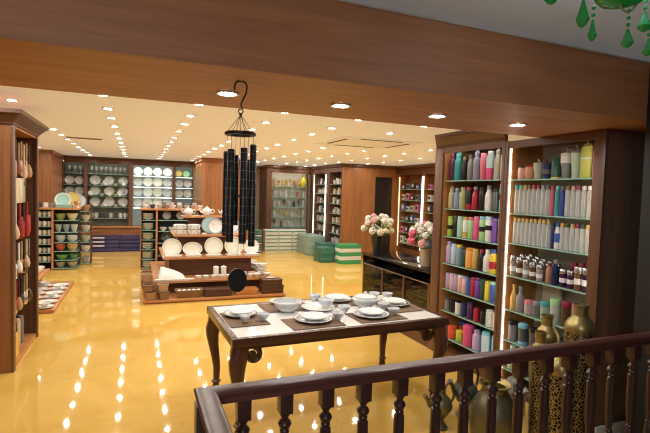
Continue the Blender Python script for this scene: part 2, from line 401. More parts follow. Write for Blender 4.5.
# ---- bottle kit: every bottle is body + lid (+ straw, handle, band)
def arcpts(c, r, a0, a1, n, plane='XZ'):
    out = []
    for i in range(n+1):
        a = a0 + (a1-a0)*i/n
        u, v = r*math.cos(a), r*math.sin(a)
        out.append({'XZ': (c[0]+u, c[1], c[2]+v), 'YZ': (c[0], c[1]+u, c[2]+v), 'XY': (c[0]+u, c[1]+v, c[2])}[plane])
    return out
def profile(kind, r, h):
    if kind == 'flask':  return ([(0,0),(r*.94,0),(r,.015*h),(r,.70*h),(r*.95,.75*h),(r*.66,.82*h),(r*.6,.84*h),(0,.84*h)],
                                 [(0,.835*h),(r*.66,.835*h),(r*.68,.85*h),(r*.68,.97*h),(r*.6,h),(0,h)])
    if kind == 'cola':   return ([(0,0),(r*.9,0),(r,.03*h),(r,.55*h),(r*.9,.66*h),(r*.55,.80*h),(r*.5,.86*h),(0,.86*h)],
                                 [(0,.855*h),(r*.56,.855*h),(r*.58,.87*h),(r*.58,.98*h),(r*.5,h),(0,h)])
    if kind == 'slim':   return ([(0,0),(r*.95,0),(r,.012*h),(r,.84*h),(r*.93,.86*h),(0,.86*h)],
                                 [(0,.86*h),(r*.9,.86*h),(r*.92,.87*h),(r*.9,.98*h),(r*.8,h),(0,h)])
    if kind == 'tumbler':return ([(0,0),(r*.68,0),(r*.72,.01*h),(r*.80,.45*h),(r*.97,.55*h),(r,.92*h),(0,.92*h)],
                                 [(0,.92*h),(r*1.03,.92*h),(r*1.03,.97*h),(r*.9,h),(0,h)])
    if kind == 'mug':    return ([(0,0),(r*.78,0),(r*.95,.2*h),(r,.5*h),(r*.92,.8*h),(r*.85,.86*h),(0,.86*h)],
                                 [(0,.86*h),(r*.9,.86*h),(r*.9,.93*h),(r*.5,h),(0,h)])
    if kind == 'jar':    return ([(0,0),(r*.95,0),(r,.03*h),(r,.70*h),(r*.93,.74*h),(0,.74*h)],
                                 [(0,.74*h),(r*1.04,.74*h),(r*1.06,.78*h),(r*1.04,.97*h),(r*.95,h),(0,h)])
    if kind == 'glass':  return ([(0,0),(r*.95,0),(r,.012*h),(r,.80*h),(r*.8,.85*h),(r*.78,.88*h),(0,.88*h)],
                                 [(0,.88*h),(r*.85,.88*h),(r*.85,.99*h),(r*.8,h),(0,h)])
    if kind == 'milk':   return ([(0,0),(r*.95,0),(r,.02*h),(r,.48*h),(r*.8,.6*h),(r*.45,.72*h),(r*.42,.88*h),(0,.88*h)],
                                 [(0,.88*h),(r*.5,.88*h),(r*.5,.99*h),(r*.45,h),(0,h)])
    if kind == 'can':    return ([(0,0),(r*.96,0),(r,.02*h),(r*.93,.3*h),(r*.93,.6*h),(r,.78*h),(0,.78*h)],
                                 [(0,.78*h),(r*1.05,.78*h),(r*1.05,.94*h),(r*.7,h),(0,h)])
LABELS_SEEN = {}
def bottle(kind, name, what, cat, where, loc, r, h, body, lid, group, extra=(), band=None, rz=0.0):
    t = thing(name, what + ', ' + where, cat, (loc[0], loc[1], loc[2]+.002), rz, group)
    r, h = round(r, 4), round(h, 3)
    put('body', MC((kind + '_body', r, h), lambda m: m.lathe(profile(kind, r, h)[0], 14)), body, t)
    lo = put('lid', MC((kind + '_lid', r, h), lambda m: m.lathe(profile(kind, r, h)[1], 14)), lid, t)
    if 'straw' in extra:
        put('straw', MC(('straw', h), lambda m: m.tube([(0,0,h*.9),(0.004,0.003,h*1.05),(0.008,0.01,h*1.17),(0.008,0.022,h*1.22)], 0.0048, 6)), WHITE if 'dark' not in extra else BLACK, lo)
    if 'loop' in extra:
        put('carry_loop', MC(('loop', r, h), lambda m: m.tube([(0, *(p[1:])) for p in arcpts((0,0,h*.97), r*.62, 0, PI, 8, 'YZ')], 0.0065, 6)), lid, lo)
    if 'handle' in extra:
        put('handle', MC(('handle', r, h), lambda m: m.tube([(0,-r*.9,h*.82),(0,-r*1.5,h*.8),(0,-r*1.65,h*.66),(0,-r*1.5,h*.5),(0,-r*.8,h*.48)], 0.007, 6)), body, t)
    if band:
        z0, z1, m = band
        put('band', MC(('band', r, h, z0, z1, kind), lambda mb: mb.lathe([(r*.98,h*z0),(r*1.012,h*z0),(r*1.012,h*z1),(r*.98,h*z1)], 14)), m, t)
    return t
def pm(c, rough=0.35, metal=0.0): return plain(c, rough, metal)
C = dict(purple=(.10,.025,.10), dpurple=(.07,.02,.08), teal=(.05,.36,.38), black=(.015,.015,.017), gray=(.28,.27,.27), dgray=(.12,.12,.125), slate=(.28,.31,.46), pink=(.72,.20,.28),
         ltblue=(.50,.66,.76), hotpink=(.75,.10,.28), graygreen=(.42,.42,.36), beige=(.66,.54,.42), khaki=(.55,.52,.30), bluegray=(.26,.34,.50), olive=(.42,.46,.22), red=(.45,.02,.05),
         white=(.80,.79,.76), aqua=(.28,.66,.68), lime=(.42,.60,.08), mint=(.38,.66,.54), gold=(.62,.40,.10), ltgreen=(.36,.66,.30), violet=(.20,.07,.42), lavender=(.52,.42,.66),
         blue=(.05,.12,.42), navy=(.02,.035,.12), dgreen=(.02,.09,.06), orange=(.80,.36,.06), yellow=(.80,.62,.06), peach=(.74,.46,.34), ltpink=(.76,.52,.54), lilac=(.48,.36,.62),
         maroon=(.28,.02,.06), sage=(.48,.52,.40), cyan=(.25,.60,.78), green=(.05,.36,.10), redor=(.75,.12,.05), copper=(.62,.30,.18), palegreen=(.52,.66,.54), limegreen=(.50,.56,.12), blush=(.72,.46,.42),
         palegl=(.62,.70,.62), palepink=(.78,.62,.60), brown=(.20,.10,.04), tealgl=(.10,.46,.48))
def M_(n, rough=0.35): return pm(C[n], rough)
sh_name = {0:'top', 1:'second', 2:'third', 3:'fourth', 4:'fifth', 5:'sixth', 6:'lowest'}
def row1(ri, items, xoff=0.10, hs=0.27, y0=4.62, y1=3.77, where=None, grp=None):
    n = len(items)
    for i, it in enumerate(items):
        desc, bc, lc, kind, r, h = it[:6]; extra = it[6] if len(it) > 6 else (); band = it[7] if len(it) > 7 else None
        y = y0 + (y1-y0)*i/(n-1)
        w = where or f'{ORD[i]} from left on {sh_name[ri]} shelf of cabinet beside counter'
        bottle(kind, 'steel_bottle', desc + ' bottle', 'bottle', w, (XF+xoff, y, S1[ri]), r, h*hs/0.27,
               bc if not isinstance(bc, str) else M_(bc), lc if not isinstance(lc, str) else M_(lc), grp or f'steel bottles on the {sh_name[ri]} shelf', extra, band)
two_tone = None
row1(0, [('dark plum','purple','purple','flask',.043,.30), ('teal looped','teal','teal','flask',.050,.29,('loop',)), ('slim black','black','gray','cola',.034,.25), ('warm grey','gray','dgray','cola',.038,.265),
         ('slate blue','slate','slate','flask',.044,.285,('loop',)), ('coral pink','pink','pink','slim',.038,.27), ('pale blue and pink','hotpink','ltblue','flask',.046,.285,(),(.40,.84,M_('ltblue'))),
         ('grey green','graygreen','gray','cola',.038,.285,('loop',)), ('beige','beige','beige','flask',.045,.305)], hs=.29)
row1(1, [('khaki looped','khaki','khaki','flask',.040,.24,('loop',)), ('dusty blue','bluegray','bluegray','flask',.042,.245), ('pale olive','olive','olive','flask',.046,.25), ('black and red','black','red','slim',.036,.255,(),(.02,.25,M_('red'))),
         ('glossy red','red','gray','cola',.042,.26), ('matt black','black','black','slim',.034,.25), ('white','white','gray','cola',.043,.27), ('charcoal','dgray','black','slim',.036,.24), ('aqua labelled','aqua','white','slim',.042,.29,(),(.42,.62,BLACK))], hs=.27)
row1(2, [('lime labelled','lime','lime','slim',.038,.24,(),(.35,.55,BLACK)), ('black','black','dgray','cola',.034,.25), ('mint','mint','mint','slim',.042,.25), ('white and gold','white','gold','slim',.038,.25,(),(.05,.3,M_('gold'))),
         ('pale green and pink','ltgreen','pink','slim',.040,.25), ('hot pink','hotpink','pink','slim',.042,.265), ('lime and sky blue','ltgreen','cyan','slim',.042,.27,(),(.38,.58,BLACK)),
         ('white labelled','white','ltblue','slim',.042,.275,(),(.45,.65,BLACK)), ('violet','violet','violet','slim',.036,.26), ('silver labelled','gray','white','slim',.042,.28,(),(.35,.6,M_('dgray')))], hs=.265)
row1(3, [('lavender','lavender','lavender','flask',.044,.27), ('pale blue','ltblue','ltblue','slim',.040,.25), ('denim blue','bluegray','yellow','slim',.040,.25), ('dark green','dgreen','black','slim',.042,.24), ('amber wide','orange','orange','slim',.052,.235),
         ('golden','gold','gold','slim',.040,.235), ('black sport','black','red','cola',.038,.24), ('white milk-can','white','white','cola',.046,.25), ('yellow, red and blue','yellow','blue','flask',.048,.265,(),(.2,.5,M_('red'))), ('yellow green','lime','lime','slim',.036,.24)], hs=.26)
row1(4, [('pale lilac','lavender','lilac','slim',.034,.20), ('blush','ltpink','ltpink','slim',.034,.205), ('lilac','lilac','lilac','slim',.036,.205), ('peach','peach','white','slim',.034,.21), ('pink lavender','ltpink','lavender','slim',.036,.21), ('royal blue','blue','blue','slim',.036,.205),
         ('deep red','red','red','slim',.038,.225), ('purple','violet','purple','slim',.040,.24), ('bottle green','dgreen','dgreen','slim',.038,.235), ('bright yellow','yellow','yellow','slim',.040,.23), ('blue with pale lid','blue','mint','slim',.040,.235), ('green grey','sage','sage','slim',.036,.235)], hs=.25)
row1(5, [('silver grey','gray','dgray','slim',.036,.16), ('black','black','black','slim',.036,.165), ('plain white','white','black','slim',.040,.18), ('navy','navy','navy','slim',.040,.18), ('dark plum','dpurple','dpurple','slim',.042,.215), ('crimson','red','red','slim',.038,.165),
         ('small black','black','black','slim',.036,.165), ('pale patterned green','palegl','palegl','slim',.048,.205), ('pale patterned pink','palepink','palepink','slim',.050,.205)], hs=.235)
def lowrow(items, x, y0, y1, w):
    n = len(items)
    for i, it in enumerate(items):
        y = y0 + (y1-y0)*i/max(1, n-1)
        bottle(it[3], 'steel_bottle', it[0] + ' bottle', 'bottle', f'{ORD[i]} from left {w}', (XF+x, y, S1[6]), it[4], it[5], M_(it[1]), M_(it[2]), 'flasks on the lowest shelf')
lowrow([('red','redor','blue','jar',.05,.17), ('white','white','yellow','jar',.05,.15), ('green black-lidded','green','black','can',.062,.19), ('bright green','green','green','can',.055,.18), ('red-rimmed','dgray','red','can',.05,.17), ('slate','dgray','black','can',.045,.17)], .30, 4.55, 3.85, 'at back of lowest shelf, cabinet beside counter')
lowrow([('orange red','redor','redor','jar',.055,.15), ('yellow green','lime','yellow','jar',.05,.13), ('pink red','hotpink','hotpink','can',.065,.24), ('lavender','lavender','lilac','flask',.050,.22), ('light blue','ltblue','cyan','slim',.050,.24), ('sky blue','cyan','cyan','slim',.042,.235)], .10, 4.50, 3.78, 'at front of lowest shelf, cabinet beside counter')

# ---- cabinet nearest the railing
def at2(i, n, y0=3.555, y1=2.735): return y0 + (y1-y0)*i/(n-1)
w2 = 'cabinet nearest railing'
T = [('blush lidded mug','blush','dgray','mug',.042,.13,(),None), ('copper round mug','copper','red','mug',.052,.135,(),None), ('sage straw tumbler','sage','sage','tumbler',.048,.155,('straw',),None), ('navy straw tumbler','navy','navy','tumbler',.044,.145,('straw','dark'),(.3,.6,M_('dgray'))),
     ('dark green yellow-based tumbler','dgreen','dgreen','slim',.045,.20,(),(.0,.07,M_('yellow'))), ('ombre white tumbler','gray','white','tumbler',.048,.225,('straw',),(.6,.9,M_('white'))), ('pale green handled tumbler','palegreen','gray','tumbler',.047,.235,('straw','loop'),None),
     ('lime handled tumbler','limegreen','limegreen','slim',.053,.268,('straw','loop'),(.58,.64,M_('palegreen'))), ('tall pink tumbler','pink','pink','slim',.040,.30,(),None)]
for i, (d, bc, lc, k, r, h, ex, bd) in enumerate(T):
    bottle(k, 'tumbler', d, 'tumbler', f'{ORD[i]} from left on top shelf, {w2}', (XF+.115, at2(i, 9, 3.55, 2.735), S2[0]), r, h, M_(bc), M_(lc), 'tumblers on the top shelf', ex, bd)
b = put('gift_box', BX(-.02, -.09, 0, .02, .09, .29, bev=.002), CREAM, None, (XB-.06, 3.17, S2[0]+.003)); tag(b, 'cream card box standing behind the tumblers on top shelf', 'box')
CLEAR = glassy((.92, .94, .93), .30, .06)
def tint(n, o=.6): return glassy(C[n], o, .08)
lids = ['teal','tealgl','gold','brown','red','maroon','gray','dgray','red','tealgl','dgray','brown','copper','maroon','white','white','gold']
bods = [CLEAR]*8 + [tint('pink'), tint('tealgl'), tint('blue')] + [CLEAR]*6
lidw = dict(teal='teal', tealgl='turquoise', gold='gold', brown='wooden', red='red', maroon='maroon', gray='grey', dgray='dark', copper='copper', white='white')
for i in range(17):
    d = ('tinted ' + ['pink','teal','blue'][i-8] if 8 <= i <= 10 else 'clear') + f' glass bottle, {lidw[lids[i]]} lid'
    bottle('glass', 'glass_bottle', d, 'bottle', f'{ORD[i]} from left on second shelf, {w2}', (XF+.085, at2(i, 17, 3.575, 2.715), S2[1]), .0195, .275 if i < 8 else .265, bods[i], M_(lids[i]), 'glass bottles on the second shelf')
lids = ['gold']*9 + ['black','blue','orange','dgreen','gold','maroon','dgreen','gold','gold']
bods = [CLEAR]*9 + [M_('navy'), M_('white')] + [CLEAR]*7
for i in range(18):
    d = ('navy bottle' if i == 9 else 'blue and white bottle' if i == 10 else 'clear glass bottle') + f', {"gold" if lids[i]=="gold" else dict(black="black",blue="blue",orange="orange",dgreen="green",maroon="dark red")[lids[i]]} lid'
    bottle('glass' if i < 10 else ('slim' if i > 10 else 'cola'), 'glass_bottle', d, 'bottle', f'{ORD[i]} from left on third shelf, {w2}', (XF+.085, at2(i, 18, 3.575, 2.715), S2[2]), .0190 if i != 10 else .025, .25 if i < 9 else .235, bods[i], M_(lids[i]),
           'glass bottles on the third shelf', (), (.25,.6,M_('blue')) if i == 10 else None)
LABEL = plain((.80,.80,.78), .5)
k = 0
for d_ in range(3):
    for i in range(5):
        y = 3.575 - i*.083 - d_*.012; x = XF + .085 + d_*.10
        rown = ['front', 'middle', 'back'][d_]
        bottle('jar', 'spice_jar', 'steel-lidded glass jar', 'jar', f'{ORD[i]} from left in {rown} row, fourth shelf, {w2}', (x, y, S2[3]), .030, .20 - .012*i + (0.01 if d_ else 0), glassy(C['brown'] if (i+d_) % 2 else (.5,.46,.42), .6), STEEL, 'steel-lidded jars on the fourth shelf', (), (.22,.46,LABEL) if d_ == 0 else None)
bottle('cola', 'glass_bottle', 'reddish brown tinted bottle', 'bottle', f'between jars on fourth shelf, {w2}', (XF+.10, 3.15, S2[3]), .030, .185, tint('copper', .7), M_('maroon'), 'tinted bottles on the fourth shelf')
bottle('cola', 'glass_bottle', 'dark blue tinted bottle', 'bottle', f'beside reddish bottle on fourth shelf, {w2}', (XF+.09, 3.075, S2[3]), .034, .225, tint('navy', .7), M_('gray'), 'tinted bottles on the fourth shelf')
for d_ in range(2):
    for i in range(4):
        y = 2.99 - i*.078; big = i > 1
        bottle('jar', 'spice_jar', 'dark-filled labelled jar' if not d_ else 'dark red jar', 'jar', f'{ORD[i]} from left in {["front","back"][d_]} row by end panel, fourth shelf', (XF+.09 + d_*.13, y, S2[3]), .036 if big else .030, (.20 if big else .155) + .06*d_, glassy(C['dpurple'] if i != 2 else C['brown'], .75), STEEL if not d_ else M_('maroon'),
               'dark jars on the fourth shelf', (), (.25,.5,LABEL) if d_ == 0 else None)
F5 = [('gold long-necked','gold','gold','milk',.036,.25), ('grey long-necked','gray','gray','milk',.042,.245), ('pink-lidded clear','palepink','pink','jar',.040,.135), ('grey-lidded clear','gray','gray','jar',.038,.145), ('teal-lidded clear','palegreen','teal','jar',.040,.165),
      ('tall green-lidded','palegl','ltgreen','jar',.046,.215), ('dark brown','brown','maroon','jar',.036,.22), ('pink-lidded tall','palepink','hotpink','jar',.046,.22)]
yy5 = [3.56, 3.475, 3.365, 3.27, 3.175, 3.06, 2.95, 2.83]
for i, (d, bc, lc, k, r, h) in enumerate(F5):
    bottle(k, 'glass_jar' if k == 'jar' else 'glass_bottle', d + (' jar' if k == 'jar' else ' bottle'), 'jar' if k == 'jar' else 'bottle', f'{ORD[i]} from left on fifth shelf, {w2}', (XF+.10, yy5[i], S2[4]), r, h,
           tint(bc, .55) if k == 'jar' else M_(bc), M_(lc), 'jars and bottles on the fifth shelf')
b = put('gift_box', BX(-.02, -.10, 0, .02, .10, .27, bev=.002), CREAM, None, (XB-.06, 3.36, S2[4]+.003)); tag(b, 'cream card box standing behind jars on the fifth shelf', 'box')
F6 = [('steel grey waisted','gray','black','can',.044,.20,None), ('black and blue','dgray','cyan','can',.046,.205,(.0,.14,M_('cyan'))), ('black and grey','dgray','black','can',.044,.20,None), ('small red and black','black','red','can',.040,.19,None), ('grey','gray','dgray','slim',.042,.20,None), ('navy','navy','navy','slim',.042,.20,None)]
for i, (d, bc, lc, k, r, h, bd) in enumerate(F6):
    bottle(k, 'travel_mug', d + ' travel mug', 'travel mug', f'{ORD[i]} from left on sixth shelf, {w2}', (XF+.10, 3.555-.135*i, S2[5]), r, h, M_(bc), M_(lc), 'travel mugs on the sixth shelf', (), bd)
F7 = [('pale mint','palegreen','palegreen','flask',.050,.24), ('white','white','gray','slim',.045,.22), ('grey','gray','gray','slim',.042,.22), ('silver','white','dgray','slim',.045,.21), ('dark','dgray','black','slim',.045,.21)]
for i, (d, bc, lc, k, r, h) in enumerate(F7):
    bottle(k, 'steel_bottle', d + ' bottle', 'bottle', f'{ORD[i]} from left on lowest shelf, {w2}', (XF+.10, 3.53-.15*i, S2[6]), r, h, M_(bc), M_(lc), 'bottles on the lowest shelf')
# ------------------------------------------------------------------ dining table in front of the railing
TZ = 0.80; TW, TD = 2.0, 1.08; TR = rad(2.2)
TO = Vector((0.663, 3.384, 0))
tab = thing('dining_table', 'long dark carved dining table set with white crockery', 'table', TO, TR)
put('apron', MB().box(0.03, 0.03, 0.705, TW-0.03, 0.06, 0.745).box(0.03, TD-0.06, 0.705, TW-0.03, TD-0.03, 0.745).box(0.03, 0.06, 0.705, 0.06, TD-0.06, 0.745).box(TW-0.06, 0.06, 0.705, TW-0.03, TD-0.06, 0.745), W_TABLE, tab)
put('top_frame', MB().box(0, 0, 0.732, TW, 0.05, TZ, 0.006).box(0, TD-0.05, 0.732, TW, TD, TZ, 0.006).box(0, 0.05, 0.732, 0.05, TD-0.05, TZ, 0.006).box(TW-0.05, 0.05, 0.732, TW, TD-0.05, TZ, 0.006), W_TABLE, tab)
put('tabletop', BX(0.05, 0.05, 0.74, TW-0.05, TD-0.05, TZ-0.003), plain((0.80, 0.80, 0.78), 0.12, var=0.01), tab)
def cab_leg(sx, sy):
    """cabriole leg at the local origin under the corner; sx, sy point outward"""
    def f(m):
        pts = [(0,0,.735,.052),(sx*.006,sy*.006,.66,.056),(sx*.022,sy*.022,.60,.054),(sx*.026,sy*.026,.53,.047),(sx*.016,sy*.016,.44,.038),(0,0,.34,.032),(-sx*.012,-sy*.012,.24,.027),(-sx*.012,-sy*.012,.15,.024),(-sx*.010,-sy*.010,.08,.021),(-sx*.008,-sy*.008,.045,.027),(-sx*.008,-sy*.008,.012,.028),(-sx*.008,-sy*.008,0,.022)]
        rings = []
        for x, y, z, r in pts:
            r *= 1.16
            rings.append([(x + r*a, y + r*b, z) for a, b in ((1,.55),(.8,.8),(.55,1),(-.55,1),(-.8,.8),(-1,.55),(-1,-.55),(-.8,-.8),(-.55,-1),(.55,-1),(.8,-.8),(1,-.55))])
        return m.loft(rings)
    return f
def scroll(sx):
    def f(m):
        pts = []
        for i in range(22):
            a = PI/2 + sx*(-0.2) - sx*i*0.36; r = 0.064 - 0.0023*i
            pts.append((r*math.cos(a), 0, r*math.sin(a)))
        return m.tube(pts, [0.024 - 0.0006*i for i in range(22)], 8).prism([(0.03*math.cos(2*PI*k/14), 0.03*math.sin(2*PI*k/14)) for k in range(14)], 'Y', -0.018, 0.018)
    return f
for sx, sy in ((-1,-1), (1,-1), (-1,1), (1,1)):
    x = 0.075 if sx < 0 else TW-0.075; y = 0.075 if sy < 0 else TD-0.075
    lg = put('leg', MC(('table_leg', sx, sy), cab_leg(sx, sy)), W_TABLEZ, tab, (x, y, 0))
    put('scroll', MC(('table_scroll', sx), scroll(-sx)), W_TABLEZ, lg, (-sx*0.104, 0, 0.640))
    put('foot_ring', MC(('foot_ring', sx, sy), lambda m: m.lathe([(0,.085),(.033,.085),(.044,.094),(.044,.104),(.033,.113),(0,.113)], 16, (-sx*.010, -sy*.010, 0))), W_TABLEZ, lg)
MAT = woven((.25,.15,.085), (.12,.07,.038), 60)
def placemat(where, cx, cy, rz):
    o = put('placemat', MC('placemat', lambda m: m.box(-.235, -.165, 0, .235, .165, .004)), MAT, None, (cx, cy, TZ+0.001), (0, 0, rz))
    tag(o, 'brown woven placemat ' + where, 'placemat', 'woven placemats')
placemat('at the end of the table nearest the utensil cabinet', .866, 3.93, TR+PI/2)
placemat('at the railing side, under the second plate', 1.40, 3.655, TR)
placemat('at the railing side, nearest the bottle cabinets', 2.02, 3.685, TR)
placemat('at the far side, behind the large serving bowl', 1.335, 4.235, TR)
placemat('at the far side, behind the lidded tureen', 1.96, 4.265, TR)
placemat('at the end of the table nearest the bottle cabinets', 2.40, 3.98, TR+PI/2)
POR = (.80, .80, .79); BLUEG = (.42, .46, .50); DIM = (.55, .57, .58)
def platemesh(R):
    return lambda m: m.lathe([(0,.004),(R*.58,.004),(R*.60,0),(R*.64,.002),(R*.97,.020),(R,.026),(R*.985,.028),(R*.66,.012),(R*.60,.009),(0,.009)], 28)
def bowlmesh(R, hh):
    return lambda m: m.lathe([(0,.004),(R*.42,.004),(R*.44,0),(R*.48,0),(R*.52,.012),(R*.82,hh*.45),(R*.97,hh*.9),(R,hh),(R*.96,hh),(R*.78,hh*.5),(R*.45,.02),(0,.016)], 24)
PF = radial(POR, BLUEG, .16, (.50,.52,.55)); PW = radial(POR, (.66,.67,.68), .16, (.56,.58,.60))
def plate(label, x, y, z, R, mat=None, group=None, name='plate'):
    o = put(name, MC(('plate', R), platemesh(R)), mat or PF, None, (x, y, z)); return tag(o, label, 'plate', group)
def bowl(label, x, y, z, R, h, mat=None, group=None, name='bowl', cat='bowl'):
    o = put(name, MC(('bowl', R, h), bowlmesh(R, h)), mat or radial(POR, (.70,.72,.75), R, (.58,.61,.66)), None, (x, y, z+.003)); return tag(o, label, cat, group)
G = 'white crockery on the dining table'
z0 = TZ + .006
plate('white dinner plate at the table end nearest the utensil cabinet', .85, 4.03, z0, .145, None, G)
plate('small white side plate stacked on the dinner plate at table end', .86, 4.03, z0+.017, .105, None, G)
bowl('small white soup cup nearest the table corner', .845, 3.80, z0, .047, .055, None, G)
bowl('small white soup cup beside the corner cup', 1.004, 3.815, z0, .052, .058, None, G)
bowl('large deep white serving bowl near the table centre', 1.30, 4.08, TZ, .14, .095, radial(POR, DIM, .14, (.6,.64,.68)), G, 'serving_bowl')
plate('large white dinner plate on the railing-side placemat', 1.416, 3.69, z0, .163, None, G)
plate('white soup plate on top of the railing-side dinner plate', 1.425, 3.70, z0+.019, .12, None, G)
bowl('small white bowl right of the railing-side dinner plate', 1.638, 3.67, z0, .057, .06, None, G)
plate('white dinner plate in the middle of the table', 1.607, 4.075, TZ, .16, PW, G)
bowl('white bowl on the middle dinner plate', 1.68, 4.06, TZ+.02, .082, .075, None, G)
bowl('small white bowl beside middle plate, table centre', 1.80, 3.90, TZ, .06, .06, None, G)
plate('white dinner plate at the far side of the table', 1.914, 4.34, z0, .155, None, G)
plate('white soup plate stacked on the far dinner plate', 1.914, 4.34, z0+.019, .12, PW, G)
plate('white dinner plate far side, behind serving bowl', 1.335, 4.36, z0, .125, PW, G)
t = thing('tureen', 'white lidded tureen near the table centre', 'tureen', (2.084, 4.03, TZ), 0, G)
put('bowl', MC(('bowl', .133, .085), bowlmesh(.133, .085)), radial(POR, DIM, .133, (.6,.64,.68)), t)
l_ = put('lid', MC('tureen_lid', lambda m: m.lathe([(.128,.083),(.13,.088),(.10,.112),(.05,.126),(0,.13)], 24)), radial(POR, BLUEG, .13, (.5,.55,.62)), t)
put('knob', MC('tureen_knob', lambda m: m.lathe([(0,.125),(.012,.128),(.02,.140),(.012,.152),(0,.155)], 12)), WHITE, l_)
plate('large white dinner plate on railing side nearest bottle cabinets', 1.975, 3.70, z0, .165, None, G)
plate('white soup plate on the dinner plate nearest bottle cabinets', 1.985, 3.71, z0+.019, .12, None, G)
bowl('small white bowl behind the plate nearest bottle cabinets', 2.20, 3.87, z0, .062, .062, None, G)
bowl('small white bowl at the corner nearest bottle cabinets', 2.20, 3.68, z0, .055, .058, None, G)
plate('dark-edged white plate at the end nearest bottle cabinets', 2.405, 4.03, z0, .16, radial(POR, (.12,.12,.12), .16, (.5,.52,.55)), G)
plate('white soup plate on the dark-edged plate', 2.405, 4.03, z0+.019, .12, PW, G)
bowl('small white bowl at far corner, first from the tureen', 2.36, 4.36, TZ, .06, .058, None, G)
bowl('small white bowl at far corner, beyond its neighbour', 2.485, 4.30, TZ, .06, .058, None, G)
bowl('small white bowl at the middle of the far edge', 1.70, 4.42, TZ, .062, .06, None, G)

# ------------------------------------------------------------------ wind chime hanging from the beam
CX, CY = 0.500, 2.455
wc = thing('wind_chime', 'large black tubular wind chime hanging from the wooden beam', 'wind chime', (CX, CY, 1.36))
def lz(z): return z - 1.36
CH = plain((.012,.012,.013), .38)
TUBE = striped((.17,.17,.17), (.012,.012,.013), 'Z', .046, .06, .35)
pts = [(0,0,lz(2.475)), (0.0,0,lz(2.47))]
hook = [(-.036,0,lz(2.425)),(-.034,0,lz(2.452))] + [(-.002+.033*math.cos(a), 0, lz(2.445)+.030*math.sin(a)) for a in [PI-.2-i*.33 for i in range(9)]] + [(.027,0,lz(2.415)),(.012,0,lz(2.385)),(.002,0,lz(2.36)),(0,0,lz(2.347)),(.010,0,lz(2.336)),(0,0,lz(2.326)),(-.010,0,lz(2.336)),(-.004,0,lz(2.346))]
hk = put('hook', MB().tube(hook, .0045, 8), CH, wc)
put('ring', MB().tube(arcpts((0,0,lz(2.318)), .012, 0, 2*PI, 14), .003, 6, False), CH, wc)
put('ring_plate', MB().lathe([(.060,lz(2.192)),(.080,lz(2.192)),(.082,lz(2.197)),(.082,lz(2.205)),(.078,lz(2.209)),(.060,lz(2.209)),(.060,lz(2.192))], 28), CH, wc)
put('knot', MB().lathe([(0,lz(2.295)),(.009,lz(2.298)),(.009,lz(2.308)),(0,lz(2.311))], 8), CH, wc)
TUBES = [(-.070, -.010, 2.103, 1.665), (-.056, -.055, 2.113, 1.635), (-.011, .060, 2.092, 1.715), (.008, -.066, 2.123, 1.629), (.055, .052, 2.071, 1.69), (.068, -.012, 2.147, 1.607)]
for tx, ty, zt, zb in TUBES:
    tb = put('chime_tube', MB().lathe([(.014,lz(zb)),(.0185,lz(zb)),(.0185,lz(zt)-.004),(.016,lz(zt)),(0,lz(zt))], 14), TUBE, wc, (tx, ty, 0))
    put('cord', MB().tube([(0,0,lz(zt)-.01),(0,0,lz(2.20))], .0012, 5), CH, tb)
    a = math.atan2(ty, tx)
    put('suspension_cord', MB().tube([(.071*math.cos(a),.071*math.sin(a),lz(2.205)),(0,0,lz(2.30))], .0014, 5), CH, wc)
put('striker', MB().lathe([(0,lz(1.868)),(.036,lz(1.868)),(.038,lz(1.874)),(.036,lz(1.882)),(0,lz(1.882))], 20), CH, wc)
put('striker_cord', MB().tube([(0,0,lz(2.30)),(0,0,lz(1.48))], .0013, 5), plain((.05,.04,.035), .6), wc)
put('wind_sail', MB().loft([[(.050*math.cos(2*PI*k/36), yy, lz(1.424)+.064*math.sin(2*PI*k/36)) for k in range(36)] for yy in (-.005, .005)]), CH, wc)

# ------------------------------------------------------------------ chandelier over the landing (only its lowest drops are in frame)
GREEN = None
m, nt, out = new_mat('green_crystal')
gb = N(nt, 'ShaderNodeBsdfPrincipled', Roughness=.05); gb.inputs['Base Color'].default_value = c4((.02,.36,.08)); gb.inputs['Transmission Weight'].default_value = .25
gb.inputs['Emission Color'].default_value = c4((.02,.40,.08)); gb.inputs['Emission Strength'].default_value = 0.05  # faint self-glow put into the glass to keep the drops bright green
nt.links.new(gb.outputs[0], out.inputs[0]); GREEN = m
CHX, CHY = 1.82, 1.35
ch = thing('chandelier', 'chandelier with green glass drops hanging above the railing', 'chandelier', (CHX, CHY, 2.50))
def cl(x, y, z): return (x-CHX, y-CHY, z-2.50)
PALEM = plain((.55,.52,.46), .25, .6)
put('stem', MB().lathe([(.008,.26),(.02,.27),(.028,.30),(.012,.33),(.012,.375),(.05,.378),(.05,.38),(0,.38)], 14), PALEM, ch)
def dropmesh(m, L_=.10, R=.030):
    prof = [(0,0),(R*.55,L_*.10),(R,L_*.30),(R*.72,L_*.48),(R*.34,L_*.80),(R*.18,L_),(0,L_)]
    return m.lathe(prof, 7)
def drop(x, y, ztop, zbot, R, nb):
    L_ = round((zbot and (ztop-zbot)), 3)
    d = put('crystal_drop', MC(('drop', L_, R), lambda m: dropmesh(m, L_, R), False), GREEN, ch, cl(x, y, zbot))
    for k in range(nb):
        put('bead', MC('bead', lambda m: m.lathe([(0,-.009),(.008,-.004),(.008,.004),(0,.009)], 7), False), GREEN, d, (0, 0, L_ + .016 + .028*k))
    put('wire', MB().tube([(0,0,L_),(0,0,L_+.03+.028*nb)], .001, 4), PALEM, d)
drop(1.44, 1.35, 2.72, 2.635, .028, 1)
drop(1.607, 1.35, 2.69, 2.575, .026, 1)
drop(1.664, 1.35, 2.62, 2.532, .018, 2)
drop(1.867, 1.35, 2.615, 2.535, .025, 3)
drop(1.964, 1.35, 2.70, 2.615, .028, 2)
drop(2.012, 1.36, 2.60, 2.525, .024, 2)
